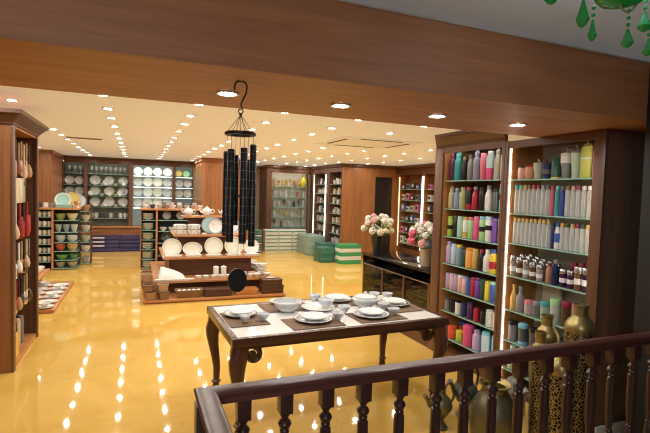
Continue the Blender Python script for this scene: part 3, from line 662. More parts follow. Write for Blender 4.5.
put('bobeche', MB().lathe([(0,.205),(.035,.202),(.075,.212),(.098,.235),(.10,.243),(.09,.243),(.05,.222),(0,.215)], 24), GREEN, ch)
for k in range(6):
    a = k*PI/3 + PI
    put('arm', MB().tube([(.02*math.cos(a),.02*math.sin(a),.30),(.05*math.cos(a),.05*math.sin(a),.285),(.09*math.cos(a),.09*math.sin(a),.285),(.10*math.cos(a),.10*math.sin(a),.315)], .006, 8), PALEM, ch)
for k in range(6):
    a = k*PI/3 + PI
    put('fill_bulb', MC('fill_bulb', lambda m: m.lathe([(0,.36),(.016,.37),(.018,.385),(.008,.41),(0,.42)], 10)), emit((.90,.95,1.0), 30.0), ch, (.10*math.cos(a), .10*math.sin(a), -.045))  # unseen glowing bulbs added to brighten the landing ceiling and beam front
put('bead_swag', MB().tube([(-.01,0,.20),(.015,0,.185),(.04,.0,.18),(.065,0,.195),(.09,0,.22)], .005, 6), PALEM, ch)

# ------------------------------------------------------------------ tall pierced brass vases and jugs on the floor behind the railing
AB = plain((.36,.29,.12), .36, .85); PB = pierced((.36,.29,.12), (.018,.015,.010), 40)
def brass_vase(label, x, y, h, rb, rn):
    t = thing('floor_vase', label, 'vase', (x, y, 0), 0, 'tall pierced brass vases')
    hs = h - .215
    put('pierced_body', MB().lathe([(0,0),(rb*.80,0),(rb*.82,.02),(rb*.86,hs*.4),(rb,hs),(rb*.98,hs+.01),(0,hs+.01)], 28), PB, t)
    put('shoulder', MB().lathe([(rb*.99,hs+.005),(rb*1.05,hs+.02),(rb*1.0,hs+.06),(rb*.80,hs+.095),(rn*1.08,hs+.12),(rn,hs+.13)], 28), AB, t)
    put('neck', MB().lathe([(rn,hs+.125),(rn*.98,h-.02),(rn*1.12,h-.012),(rn*1.12,h),(rn*.95,h),(rn*.85,hs+.14),(0,hs+.14)], 24), AB, t)
    return t
brass_vase('tallest pierced brass floor vase, closest to the wooden end panel', 3.13, 2.50, 1.12, .105, .052)
brass_vase('second tallest brass floor vase, before the glass bottle cabinet', 3.17, 2.83, 0.95, .090, .048)
brass_vase('low brass floor vase in front of the two tall ones', 2.86, 2.42, 0.86, .085, .042)
brass_vase('slim low brass floor vase left of the two tall ones', 2.98, 2.72, 0.86, .075, .040)
AN = plain((.20,.19,.12), .38, .8); ANB = plain((.15,.11,.06), .4, .7)
t = thing('milk_can', 'large antique brass milk can with open mouth and side handle', 'pot', (2.66, 2.85, 0))
put('body', MB().lathe([(0,0),(.16,0),(.175,.02),(.19,.14),(.18,.24),(.13,.33),(.105,.36),(.10,.38)], 28), AN, t)
put('rim', MB().lathe([(.10,.375),(.098,.40),(.125,.425),(.128,.435),(.118,.435),(.09,.405),(.088,.30),(0,.28)], 28), AB, t)
put('handle', MB().tube([(.14,-.04,.33),(.185,-.055,.34),(.20,-.06,.30),(.19,-.055,.24),(.175,-.05,.22)], .011, 8), ANB, t)
def ewer(label, x, y, h, rz, mat):
    t = thing('brass_ewer', label, 'jug', (x, y, 0), rz, 'antique brass ewers')
    k = h/.34
    put('body', MB().lathe([(r*k, z*k) for r, z in [(0,0),(.055,0),(.058,.012),(.028,.05),(.024,.075),(.055,.11),(.085,.16),(.088,.19),(.068,.235),(.038,.265),(.030,.295),(.040,.335),(.036,.335),(.026,.30),(0,.29)]], 24), mat, t)
    put('handle', MB().tube([(x_*k,0,z*k) for x_, z in ((.034,.325),(.075,.345),(.115,.325),(.135,.27),(.125,.21),(.095,.175),(.082,.165))], .0095*k, 8), ANB, t)
    put('spout', MB().tube([(x_*k,0,z*k) for x_, z in ((-.070,.17),(-.115,.20),(-.14,.25),(-.165,.285))], [.026*k,.017*k,.013*k,.020*k], 10), mat, t)
ewer('antique brass jug with curved handle, closest to the dining table', 2.335, 3.10, .36, .1, AN)
ewer('grey-green antique jug between small jug and milk can', 2.66, 3.20, .42, 0.2, plain((.14,.17,.16), .35, .7))
t = thing('lantern', 'small grey pyramid lantern topped by a brass ball behind railing', 'lantern', (3.10, 3.10, 0))
put('body', MB().loft([[(a*s, b*s, z) for a, b in ((1,1),(-1,1),(-1,-1),(1,-1))] for s, z in ((.075,0),(.075,.22),(.085,.22),(.085,.235),(.025,.33))]), plain((.40,.42,.40), .3, .5), t)
put('finial', MB().lathe([(0,.33),(.012,.33),(.010,.345),(.020,.36),(.020,.375),(0,.39)], 12), BRASS, t)

# ------------------------------------------------------------------ utensil cabinet at the left
UX = -1.156
uc = thing('utensil_cabinet', 'tall dark wooden cabinet of hanging kitchen utensils', 'display cabinet', (0, 0, 0))
Y0, Y1 = 5.44, 6.70
put('side_panel', BX(UX-.85, Y0, 0, UX, Y0+.03, 2.5), wood((.22,.085,.030), (.38,.16,.06), .35, 'Z'), uc)
put('side_panel', BX(UX-.85, Y1-.03, 0, UX, Y1, 2.5), W_MID, uc)
put('stile', BX(UX-.01, Y0-.004, 0, UX+.018, Y0+.085, 2.5, bev=.004), W_MID, uc)
put('stile', BX(UX-.01, Y1-.06, 0, UX+.018, Y1+.004, 2.5, bev=.004), W_MID, uc)
put('back_panel', BX(UX-.50, Y0+.03, .05, UX-.48, Y1-.03, 2.5), W_DARK, uc)
put('top_board', BX(UX-.5, Y0+.03, 2.47, UX, Y1-.03, 2.5), W_ORANGE, uc)
put('plinth', BX(UX-.5, Y0+.03, 0, UX, Y1-.03, .05), W_ORANGE, uc)
for z in (1.96, 1.28, 0.62): put('shelf', BX(UX-.48, Y0+.03, z-.02, UX-.22, Y1-.03, z), W_MIDY, uc)
mb = MB()
pr = [(-.02, 2.49), (.018, 2.49), (.022, 2.51), (.05, 2.54), (.085, 2.58), (.11, 2.59), (.11, 2.63), (-.02, 2.63)]
mb.loft([[(UX+px, Y0-max(px,0)*1.0, pz) for px, pz in pr], [(UX+px, Y1+max(px,0), pz) for px, pz in pr]])
mb.loft([[(UX-.85, Y0-max(px,0), pz) for px, pz in pr], [(UX+max(px,-.02), Y0-max(px,0), pz) for px, pz in pr]])
put('crown_moulding', mb.mesh('crown', True, .4), W_MIDX, uc)
def utensil(kind, label, y, ztop, ln, mat, hm, x=UX-.05):
    t = thing('kitchen_utensil', label, 'utensil', (x, y, ztop-ln), 0, 'utensils hanging in the cabinet')
    put('handle', MC(('uh', ln), lambda m: m.tube([(0,0,ln*.42),(0,0,ln*.7),(0,0,ln)], [.010,.013,.011], 8)), hm, t)
    if kind == 'spatula': put('blade', MC(('ub', ln), lambda m: m.box(-.006,-.042,0,.006,.042,ln*.45, .004)), mat, t)
    elif kind == 'spoon': put('scoop', MC(('us', ln), lambda m: m.lathe([(0,0),(.03,ln*.05),(.042,ln*.16),(.032,ln*.3),(.012,ln*.44),(0,ln*.45)], 12, fn=None)), mat, t)
    elif kind == 'mitt': put('mitt', MC(('um', ln), lambda m: m.tube([(0,.0,0),(0,-.01,ln*.15),(0,0,ln*.4),(0,.02,ln*.6)], [.022,.040,.038,.030], 10)), mat, t)
    else: put('whisk', MC(('uw', ln), lambda m: [m.tube([(0,0,ln*.45),(.04*math.cos(a),.04*math.sin(a),ln*.25),(.03*math.cos(a),.03*math.sin(a),ln*.06),(0,0,0)], .003, 5) for a in [k*PI/3 for k in range(6)]] and m), mat, t)
    return t
TAN = plain((.50,.30,.15), .6); PALE = plain((.70,.52,.36), .6); REDU = plain((.40,.03,.03), .4); DK = plain((.03,.028,.028), .4)
top = [('spatula','pale wooden spatula',PALE,PALE),('spoon','tan wooden spoon',TAN,TAN),('spatula','grey spatula',plain((.32,.32,.32),.4),DK),('spoon','reddish wooden spoon',plain((.36,.12,.06),.5),TAN),('spatula','pale pink spatula',plain((.70,.45,.38),.5),TAN),('spoon','light beech spoon',PALE,PALE),('spatula','tan wooden spatula',TAN,TAN),('spoon','dark-handled spoon',TAN,DK)]
for i, (k, l, a, b_) in enumerate(top): utensil(k, f'{l}, {ORD[i]} from the front in the top hanging row', 5.60+.128*i, 2.38 - .025*(i % 2), .36 + .02*(i % 3), a, b_)
mid = [('mitt','red oven mitt',REDU,REDU),('spoon','cream ladle',PALE,PALE),('mitt','dark red oven mitt',plain((.25,.02,.03),.5),REDU),('spatula','red spatula',REDU,DK),('mitt','bright red mitt',plain((.50,.04,.05),.5),REDU)]
for i, (k, l, a, b_) in enumerate(mid): utensil(k, f'{l}, {ORD[i]} from the front in the red hanging row', 5.66+.185*i, 1.70, .40, a, b_)
cd_ = put('calendar_pack', BX(-.006, -.22, 0, .006, .22, .27, bev=.003), radial((.74,.66,.50), (.74,.66,.50), .5, (.20,.12,.08)), None, (UX-.03, 5.97, 1.70)); tag(cd_, 'cream printed pack hanging in the utensil cabinet', 'package')
low = [('spoon','black ladle',DK,DK),('whisk','steel whisk',STEEL,STEEL),('spatula','white spatula',WHITE,DK),('spoon','white spoon',WHITE,WHITE),('spatula','orange spatula',plain((.70,.20,.05),.5),TAN),('whisk','steel ball whisk',STEEL,DK),('spoon','pale spoon',PALE,PALE),('spatula','black slotted spatula',DK,STEEL)]
for i, (k, l, a, b_) in enumerate(low): utensil(k, f'{l}, {ORD[i]} from the front in the lower hanging row', 5.60+.128*i, 1.26, .34 + .02*(i % 3), a, b_)
for i, (k, l, a, b_) in enumerate([('spatula','grey turner',STEEL,DK),('spoon','red-handled spoon',STEEL,REDU),('spatula','red turner',REDU,REDU),('spoon','tan ladle',TAN,DK),('spatula','black turner',DK,DK),('spoon','steel ladle',STEEL,STEEL),('spatula','cream turner',PALE,TAN),('whisk','small whisk',STEEL,DK)]):
    utensil(k, f'{l}, {ORD[i]} from the front in the bottom hanging row', 5.60+.128*i, .86, .36, a, b_)
YB = plain((.78,.46,.05), .5)
for i in range(3):
    o = put('yellow_box', MC('yellow_box', lambda m: m.box(-.10,-.14,0,.10,.14,.085,.003)), YB, None, (UX-.12, 5.68, .052+.086*i)); tag(o, f'flat yellow box, {ORD[i]} from the bottom of the stack in the utensil cabinet', 'box', 'yellow boxes')
for i in range(3):
    o = put('tool_roll', MC('tool_roll', lambda m: m.lathe([(0,0),(.03,0),(.034,.02),(.034,.30),(.03,.32),(0,.32)], 12)), [DK, PALE, plain((.2,.2,.22),.4)][i], None, (UX-.10, 5.98+.16*i, .052), (0, 0, 0)); tag(o, f'{["black","cream","grey"][i]} upright roll on the floor of the utensil cabinet', 'package')
# ------------------------------------------------------------------ centre stepped display
PCX = 1.32
py = thing('stepped_display', 'wooden stepped display stand of white crockery in the shop centre', 'display stand', (PCX, 9.6, 0))
steps = [(8.04, 1.215, .035, .06), (8.40, 1.045, .27, .30), (8.76, .885, .63, .66), (9.10, .68, 1.01, 1.04), (9.45, .50, 1.35, 1.38)]
zprev = 0
for i, (y, hw, zb, zt) in enumerate(steps):
    yb = 19.2 - y
    put('step_board', BX(-hw, y-9.6, zt-.035, hw, yb-9.6, zt, bev=.004), W_SHELF, py)
    ins = .12 if i else .03
    put('riser', BX(-hw+ins, y-9.6+ins*(1.6 if i else 1), zprev, hw-ins, yb-9.6-ins, zt-.035), W_MIDX if i else W_SHELF, py)
    zprev = zt
def stand(label, x, y, z, R, mat, lean=14, group=None, face=0, name='plate', oval=None, cat='plate'):
    """a dish stood on edge, leaning back; face = rotation about Z of the direction it looks (0 = toward -Y)"""
    a = rad(90-lean)
    me = MC(('plate', R), platemesh(R))
    o = put(name, me, mat, None, (x, y, z + R*math.sin(a)*(oval[1] if oval else 1) + .004), (a, 0, face), (oval[0], oval[1], 1) if oval else (1,1,1))
    return tag(o, label, cat, group)
IV = radial((.78,.76,.68), (.62,.60,.50), .17); WH = radial(POR, (.72,.72,.71), .17); BLR = radial(POR, (.25,.32,.50), .14, (.55,.58,.66)); FLO = radial(POR, (.30,.50,.58), .16, (.62,.25,.28)); TEALP = radial((.42,.58,.62), (.30,.46,.52), .18)
g3 = 'white platters standing on the middle step'
def where(s): return s + ' step of the centre display'
put_y = 9.02
stand('angled oval white platter, first from left on middle step of centre display', .60, 8.96, .66, .175, IV, 16, g3, .15, 'platter', (1.0, .95))
stand('oval ivory dish, second from left on middle step of centre display', .97, 8.97, .66, .18, IV, 16, g3, 0, 'platter', (1.0, .72))
stand('round ivory plate, third from left on middle step of centre display', 1.36, 8.97, .66, .175, IV, 14, g3)
stand('round ivory plate, fourth from left on middle step of centre display', 1.74, 8.97, .66, .18, IV, 14, g3)
stand('round white plate, fifth from left on middle step of centre display', 2.085, 8.97, .66, .155, WH, 14, g3)
def tray(label, x, y, z, w, d, h, mat, group=None, name='serving_tray', cat='tray', rz=0):
    o = put(name, MC(('tray', w, d, h), lambda m: m.loft([[(a*w/2*s, b*d/2*s, zz) for a, b in ((1,1),(-1,1),(-1,-1),(1,-1))] for s, zz in ((.82,0),(1,h),(.95,h),(.80,.012))])), mat, None, (x, y, z+.003), (0,0,rz)); return tag(o, label, cat, group)
for i, x in enumerate((.62, .98, 1.34, 1.72, 2.06)):
    tray(f'long white relish tray, {ORD[i]} from left along the front of the middle step', x, 8.83, .66, .30, .10, .035, WHITE, 'white trays on the middle step')
# step 4
g4 = 'casseroles on the fourth step'
for i, (x, w) in enumerate(((.76, .24), (1.02, .24))):
    for k in range(2):
        t = thing('casserole_dish', f'rectangular white casserole, {["lower","upper"][k]} of the {ORD[i]} stack from left, fourth step', 'casserole', (x, 9.26, 1.043 + .10*k), 0, g4)
        put('dish', MC(('cass', w), lambda m: m.loft([[(a*w/2*s, b*.085*s, zz) for a, b in ((1,.8),(.9,1),(-.9,1),(-1,.8),(-1,-.8),(-.9,-1),(.9,-1),(1,-.8))] for s, zz in ((.86,0),(1,.07))])), radial(POR, DIM, .12, (.55,.57,.62)), t)
        put('lid', MC(('casslid', w), lambda m: m.loft([[(a*w/2*s, b*.085*s, zz) for a, b in ((1,.8),(.9,1),(-.9,1),(-1,.8),(-1,-.8),(-.9,-1),(.9,-1),(1,-.8))] for s, zz in ((1.02,.071),(1.02,.078),(.7,.093))])), radial(POR, DIM, .12, (.45,.47,.55)), t)
stand('blue-grey round plate behind the floral plate on fourth step', 1.34, 9.38, 1.04, .165, TEALP, 14)
stand('white floral plate with blue foot rim in front, fourth step', 1.43, 9.27, 1.04, .155, FLO, 12)
stand('blue-rimmed round plate at the right end of fourth step', 1.78, 9.33, 1.04, .15, BLR, 14)
tray('shallow white oblong dish between casseroles and floral plate', 1.20, 9.15, 1.04, .10, .07, .03, WHITE)
def teapot(label, x, y, z, s, rz=0):
    t = thing('teapot', label, 'teapot', (x, y, z), rz, 'blue and white teapots on the top step', None, s)
    put('body', MC('tp_body', lambda m: m.lathe([(0,0),(.05,0),(.055,.008),(.085,.05),(.09,.08),(.075,.115),(.05,.13),(0,.13)], 20)), BLR, t)
    l2 = put('lid', MC('tp_lid', lambda m: m.lathe([(.052,.128),(.045,.145),(.02,.155),(.01,.16),(.014,.17),(.008,.18),(0,.181)], 16)), BLR, t)
    put('handle', MC('tp_handle', lambda m: m.tube([(.075,0,.11),(.115,0,.118),(.135,0,.085),(.12,0,.05),(.083,0,.045)], .009, 8)), WHITE, t)
    put('spout', MC('tp_spout', lambda m: m.tube([(-.08,0,.055),(-.115,0,.075),(-.13,0,.11),(-.145,0,.125)], [.018,.012,.009,.008], 8)), WHITE, t)
teapot('blue and white teapot, first from left on the top step', .95, 9.60, 1.383, 1.0)
teapot('blue and white teapot, second from left on the top step', 1.31, 9.60, 1.383, 1.1)
teapot('blue and white teapot, third from left on the top step', 1.67, 9.60, 1.383, 1.0)
# step 2
LF = []
for i in range(15):
    u = i/14; xx = -.28 + .46*u; hh = .225*(1-u)**.55*(1-max(0,(.12-u)/.12)**2*.45) + .004
    LF.append([(xx, -.13 + .16*u*(1-u), .0), (xx, -.10 + .06*u, hh*.35), (xx, -.02 + .02*u, hh*.8), (xx, .03, hh), (xx, .045, hh), (xx, -.005 + .02*u, hh*.78), (xx, -.085 + .06*u, hh*.33), (xx, -.115 + .16*u*(1-u), .0)])
t = put('leaf_platter', MB().loft(LF), WHITE, None, (.64, 8.64, .305)); tag(t, 'large white leaf-shaped platter at left end of second step', 'platter')
tray('long flat white tray in front of the leaf platter, second step', .62, 8.44, .30, .66, .08, .03, WHITE)
for i in range(8):
    bowl(f'small white dip bowl, {ORD[i]} from left along second step front', 1.03+.135*i, 8.49, .30, .058, .065, WHITE, 'white dip bowls on the second step', 'dip_bowl')
for i in range(2):
    t = thing('canister', f'white ceramic canister, {ORD[i]} of two standing behind the dip bowls', 'canister', (1.36+.14*i, 8.64, .303), 0, 'white canisters on the second step')
    put('body', MC('can_b', lambda m: m.lathe([(0,0),(.05,0),(.052,.01),(.050,.17),(0,.17)], 16)), WHITE, t); put('lid', MC('can_l', lambda m: m.lathe([(0,.17),(.054,.17),(.054,.19),(.02,.205),(0,.21)], 16)), WHITE, t)
for i, c in enumerate(((.52,.22,.18), (.40,.50,.44), (.62,.42,.38))):
    bowl(f'{["red","green","pink"][i]} patterned bowl, {ORD[i]} from canisters at the back of second step', 1.72+.16*i, 8.66, .30, .075, .07, radial(POR, c, .075, c), 'patterned bowls on the second step', 'patterned_bowl')
for i, (x, y, z, r) in enumerate(((2.10,8.49,.30,.08),(2.29,8.48,.30,.07),(2.24,8.68,.30,.10),(2.24,8.68,.375,.10),(2.24,8.68,.45,.10),(2.26,8.92,.30,.08),(2.24,9.15,.30,.09))):
    lab = ['white bowl at front of second step, right of the dip bowls', 'white bowl at the right front corner of second step', 'lowest white bowl of the stack at right of second step', 'middle white bowl of the stack at right of second step', 'topmost white bowl of the stack at right of second step', 'white bowl on the right side of second step, behind corner', 'white bowl on the right side of second step, farthest back', 'white bowl at the right end of the middle step'][i]
    bowl(lab, x, y, z, r, .07, WHITE, 'white bowls at the right end of the display')
ex = [(2.25, 9.36, .30, .10), (2.25, 9.36, .375, .10), (2.26, 9.60, .30, .10), (2.26, 8.92, .375, .085), (2.25, 9.15, .375, .09), (2.26, 9.60, .375, .10), (2.12, 9.22, .66, .085), (2.12, 9.42, .66, .085), (2.12, 9.22, .735, .085)]
exn = ['lower bowl in fourth place along the right side', 'upper bowl in fourth place along the right side', 'lower bowl in fifth place along the right side', 'upper bowl in second place along the right side', 'upper bowl in third place along the right side', 'upper bowl in fifth place along the right side', 'lower bowl on the middle step, right side, nearer', 'single bowl on the middle step, right side, farther', 'upper bowl on the middle step, right side, nearer']
for (x, y, z, r), n_ in zip(ex, exn): bowl('white ' + n_ + ' of centre display', x, y, z, r, .07, WHITE, 'white bowls at the right end of the display')
# base step: baskets, trays, leather boxes
LEA = plain((.065,.026,.018), .3); WIC = woven((.30,.16,.07), (.16,.08,.035), 40)
def cbox(label, x, y, z, w, d, h, mat, lidm=None, name='leather_box', cat='box', group=None, rz=0):
    t = thing(name, label, cat, (x, y, z+.003), rz, group)
    put('body', MC(('cb', w, d, h), lambda m: m.box(-w/2,-d/2,0,w/2,d/2,h*.7,.006)), mat, t)
    put('lid', MC(('cl', w, d, h), lambda m: m.box(-w/2-.006,-d/2-.006,h*.7,w/2+.006,d/2+.006,h,.01)), lidm or mat, t)
    return t
cbox('dark leather box at the middle of the lowest step front', 1.33, 8.21, .06, .48, .24, .13, LEA)
cbox('large dark leather box at right end of the lowest step', 2.30, 8.22, .06, .40, .26, .15, LEA)
cbox('smaller dark leather box on top of the large one', 2.30, 8.24, .212, .36, .26, .10, plain((.08,.033,.022), .3))
tray('pale flat tray lying on the stacked dark leather boxes', 2.30, 8.24, .313, .18, .10, .015, plain((.5,.42,.36), .4))
tray('tan wooden tray between the two leather boxes', 1.82, 8.20, .06, .42, .24, .10, W_ORANGE)
def basket(label, x, y, z, w, d, h, mat, group, rz=0):
    t = thing('wicker_basket', label, 'basket', (x, y, z+.003), rz, group)
    put('body', MC(('bk', w, d, h), lambda m: m.loft([[(a*w/2*s, b*d/2*s, zz) for a, b in ((1,.7),(.8,1),(-.8,1),(-1,.7),(-1,-.7),(-.8,-1),(.8,-1),(1,-.7))] for s, zz in ((.85,0),(1,h),(.9,h),(.8,.02))])), mat, t)
    put('rim', MC(('bkr', w, d, h), lambda m: m.tube([(a*w/2*.97, b*d/2*.97, h) for a, b in ((1,.7),(.8,1),(-.8,1),(-1,.7),(-1,-.7),(-.8,-1),(.8,-1),(1,-.7),(1,.7))], .009, 6)), mat, t)
    return t
t = basket('wicker tray basket with round white items, left part of lowest step', .84, 8.21, .06, .46, .24, .12, WIC, 'wicker baskets on the lowest step')
for i in range(5):
    o = put('round_candle', MC('candle', lambda m: m.lathe([(0,0),(.03,0),(.034,.01),(.034,.035),(.02,.045),(0,.047)], 12)), WHITE, None, (.68+.08*i, 8.20, .145)); tag(o, f'round white candle, {ORD[i]} from left in the wicker tray', 'candle', 'candles in the wicker tray')
BR = [plain((.34,.19,.09), .6), plain((.22,.12,.06), .6), plain((.42,.27,.15), .6), WIC]
spots = [(.22,8.16,.06),(.42,8.15,.06),(.20,8.40,.06),(.21,8.66,.06),(.20,8.92,.06),(.19,8.18,.185),(.415,8.17,.185),(.165,8.43,.185),(.165,8.70,.185),(.165,8.96,.185),(.165,8.45,.31),(.165,8.72,.31)]
names = ['lower front left corner','lower front, second from corner','lower, second back along the left side','lower, third back along the left side','lower, fourth back along the left side','upper at the front left corner','upper front, second from corner','upper, second back along left side','upper, third back along left side','upper, fourth back along left side','topmost, second back along left side','topmost, third back along left side','alone at the left end of the middle step','at the left end of second step']
for i, (x, y, z) in enumerate(spots):
    basket(f'{["tan","dark brown","pale brown","wicker"][i%4]} small basket, {names[i]}', x, y, z, .17, .20, .115, BR[i % 4], 'small brown baskets at the left of the display', .2*math.sin(i*2.1))

# ------------------------------------------------------------------ wooden shelf gondolas behind (left one and centre one)
def gondola(label, x0, xm, x1, y, d, top, tiersL, tiersR, open_back=False):
    t = thing('shelf_gondola', label, 'shelf unit', (0, 0, 0))
    put('top_board', BX(x0-.03, y-.02, top-.04, x1+.03, y+d+.02, top, bev=.005), W_SHELF, t)
    put('side_panel', BX(x0-.02, y+.25, .0, x0, y+d, top-.04), W_SHELF, t)
    put('post', BX(xm-.03, y, 0, xm+.01, y+.05, top-.04), W_SHELF, t)
    put('divider', BX(xm-.015, y+.05, 0, xm+.005, y+d, top-.04), W_MID, t)
    put('back_panel', BX(x0, y+d-.03, 0, x1, y+d, top-.04), plain((.05,.06,.055), .5), t)
    put('plinth', BX(x0, y+.02, 0, x1, y+d-.03, .02), W_MIDX, t)
    for z in tiersL: glass_shelf(t, x0+.01, y+.01, xm-.035, y+d-.04, z, .012, 'Y')
    for z in tiersR: glass_shelf(t, xm+.015, y+.01, x1, y+d-.04, z, .012, 'Y')
    return t
GY = 11.9
TL = [1.20, .985, .785, .585, .385, .19]; TRt = [1.12, .85, .62, .42, .22, .035]
gondola('wooden shelf unit of mugs and glass bowls by the left pillar', -2.30, -1.745, -1.255, GY, .55, 1.40, TL, TRt)
def mug(label, x, y, z, mat, group, s=1.0):
    t = thing('mug', label, 'mug', (x, y, z+.003), -.6, group, None, s)
    put('body', MC('mug_b', lambda m: m.lathe([(0,0),(.036,0),(.038,.006),(.040,.115),(.036,.115),(.033,.01),(0,.01)], 14)), mat, t)
    put('handle', MC('mug_h', lambda m: m.tube([(.036,0,.095),(.062,0,.09),(.066,0,.06),(.055,0,.03),(.036,0,.025)], .006, 6)), mat, t)
mc = [WHITE, plain((.62,.58,.48),.3), plain((.66,.66,.62),.3), plain((.55,.50,.44),.3)]
for r, z in enumerate(TL):
    for i in range(5):
        mug(f'pale mug, {ORD[i]} from left on {sh_name[r]} shelf of the left shelf unit', -2.22+.098*i, GY+.10, z, mc[(r+i) % 4], f'pale mugs on the {sh_name[r]} shelf', .95)
def gb(c, o=.55): return glassy(c, o, .1)
rows = [
 [('olive green bowl', (.28,.34,.10), .113, .15), ('cream patterned bowl', (.66,.58,.36), .115, .15)],
 [('clear jar-like bowl', (.60,.66,.62), .074, .17), ('pale blue glass bowl', (.45,.58,.62), .075, .17), ('milky glass bowl', (.70,.72,.70), .075, .17)],
 [('blue and white dish', (.50,.58,.62), .115, .11), ('pale blue dish', (.55,.62,.66), .115, .11)],
 [('red bowl', (.52,.12,.06), .113, .12), ('tan mixing bowl', (.58,.44,.22), .115, .12)],
 [('leaf green dish', (.18,.44,.14), .135, .11), ('dark green dish', (.10,.26,.10), .09, .11)],
 [('greenish grey bowl', (.36,.38,.28), .115, .13), ('brown grey bowl', (.40,.36,.28), .115, .13)]]
for r, its in enumerate(rows):
    n = len(its)
    for i, (d, c, R, hh) in enumerate(its):
        x = -1.735 + .475*(i+.5)/n
        if r == 4: x = [-1.585, -1.355][i]
        bowl(f'{d}, {ORD[i]} from post on {sh_name[r]} shelf of left shelf unit', x, GY+.16, TRt[r], R if n < 3 else R, hh, plain(c, .2) if r != 1 else gb(c), f'bowls on the {sh_name[r]} shelf of the left unit', 'display_bowl')
        if r in (2, 3): bowl(f'pale bowl nested in the {d}, left shelf unit', x, GY+.16, TRt[r]+.05, R*.92, hh*.9, plain([min(.8, k*1.25+.06) for k in c], .2), f'nested bowls on the {sh_name[r]} shelf', 'nested_bowl')
# on top of the left unit
stand('big turquoise round platter on top of the left shelf unit', -1.585, GY+.29, 1.40, .172, radial((.36,.58,.52), (.70,.76,.70), .172), 12, None, .15, 'platter', None, 'platter')
stand('yellow round platter behind the turquoise platter', -1.42, GY+.43, 1.40, .178, radial((.66,.52,.16), (.60,.48,.2), .178), 12, None, 0, 'platter', None, 'platter')
stand('pale blue round plate at the right end of the left unit top', -1.27, GY+.47, 1.40, .15, radial((.52,.60,.66), (.42,.50,.58), .16), 12)
tray('turquoise oblong dish at front of the left unit top', -1.53, GY+.09, 1.40, .36, .15, .07, plain((.32,.52,.46), .2), None, 'oblong_dish', 'dish')
for i in range(5):
    o = put('ramekin', MC('ramekin', lambda m: m.lathe([(0,0),(.055,0),(.062,.02),(.06,.11),(.053,.11),(.05,.02),(0,.015)], 14)), [plain((.09,.09,.10),.3), plain((.35,.33,.32),.3), plain((.08,.07,.07),.3), WHITE, plain((.3,.28,.26),.3)][i], None, (-2.26+.118*i, GY+.14, 1.403), (0,0,0), (.88,.88,1)); tag(o, f'{["dark","grey","black","white","brown grey"][i]} ramekin, {ORD[i]} from left on the left unit top', 'ramekin', 'ramekins on top of the left shelf unit')
for i in range(3):
    o = put('candle_holder', MC('chold', lambda m: m.lathe([(0,0),(.05,0),(.03,.02),(.02,.08),(.045,.10),(.045,.16),(0,.15)], 12)), [plain((.62,.30,.12),.4), plain((.70,.62,.50),.4), plain((.45,.22,.12),.4)][i], None, (-1.27-.012*i, GY+.34-.125*i, 1.403)); tag(o, f'{["orange","cream","brown"][i]} candle holder beside the platters on left unit', 'candle holder')
# narrow stack column behind the left unit
t = thing('glass_shelf_tower', 'narrow glass tower of stacked bowls behind the left shelf unit', 'shelf unit', (-1.165, 12.76, 0))
for sx, sy in ((-.13,-.15),(.11,-.15),(-.13,.15),(.11,.15)): put('post', BX(sx, sy-.012, 0, sx+.02, sy+.012, 1.36), W_MID, t)
tz = [.03, .30, .55, .80, 1.05, 1.30]
for z in tz: glass_shelf(t, -.13, -.15, .13, .15, z, .012, 'Y')
for r, z in enumerate(tz):
    bowl(f'{["grey","white","pale green","white flowered","cream","terracotta"][r]} bowl on {["lowest","second lowest","third lowest","fourth lowest","fifth lowest","top"][r]} tier of narrow glass tower', -1.165, 12.755, z, .105, .15, plain([(.45,.46,.44),(.74,.74,.72),(.55,.64,.56),(.72,.70,.68),(.70,.64,.48),(.50,.26,.16)][r], .2), 'bowls on the narrow glass tower', 'display_bowl')

TC = [1.16, .93, .70, .47, .25, .04]
gondola('wooden shelf unit behind the stepped display, crockery on top', .10, .44, 1.56, 11.55, .55, 1.43, TC, [1.16, .90, .62, .32])
for r, z in enumerate(TC):
    for k in range(3):
        bowl(f'pale dish, {["lower","middle","upper"][k]} of stack on {sh_name[r]} tier, shelf unit behind display', .245, 11.68, z + .045*k, .125, .06, plain([(.62,.66,.60),(.55,.62,.56),(.70,.68,.60)][(r+k) % 3], .2), f'stacked dishes on the {sh_name[r]} tier', 'stacked_dish')
for i, x in enumerate((.66, .98, 1.32)): stand(f'grey rimmed plate, {ORD[i]} from post on top shelf of unit behind display', x, 11.75, 1.16, .102, radial((.42,.40,.38), (.30,.28,.27), .115), 12, 'plates on the shelf unit behind the display')
for i in range(5): bowl(f'white bowl, {ORD[i]} from post on second shelf of unit behind display', .58+.20*i, 11.68, .90, .085, .085, WHITE, 'white bowls on the shelf unit behind the display')
for i, x in enumerate((.66, .98, 1.32)): stand(f'dark green plate, {ORD[i]} from post on third shelf of unit behind display', x, 11.78, .62, .12, radial((.07,.10,.09), (.10,.14,.12), .12), 12, 'dark plates on the unit behind the display')
for i in range(9):
    c = [WHITE, plain((.06,.06,.07),.3), plain((.55,.56,.55),.3), plain((.42,.22,.12),.3), WHITE, plain((.62,.52,.40),.3), plain((.5,.55,.5),.3), plain((.6,.35,.22),.3), WHITE][i]
    bowl(f'{["white","black","grey","brown","white glossy","cream","grey green","copper","white last"][i]} small bowl, {ORD[i]} from left on unit behind display', .18+.155*i, 11.66, 1.43, .068, .09, c, 'small bowls on top of the unit behind the display', 'small_bowl')
for i in range(7):
    o = put('small_cup', MC('ramekin', lambda m: m), [plain((.5,.5,.48),.3), WHITE, plain((.2,.2,.21),.3)][i % 3], None, (.24+.18*i, 11.88, 1.433), (0,0,0), (.9,.9,1.3)); tag(o, f'{["grey","white","dark"][i%3]} cup, {ORD[i]} from left in the back row on unit behind display', 'cup', 'cups on top of the unit behind the display')

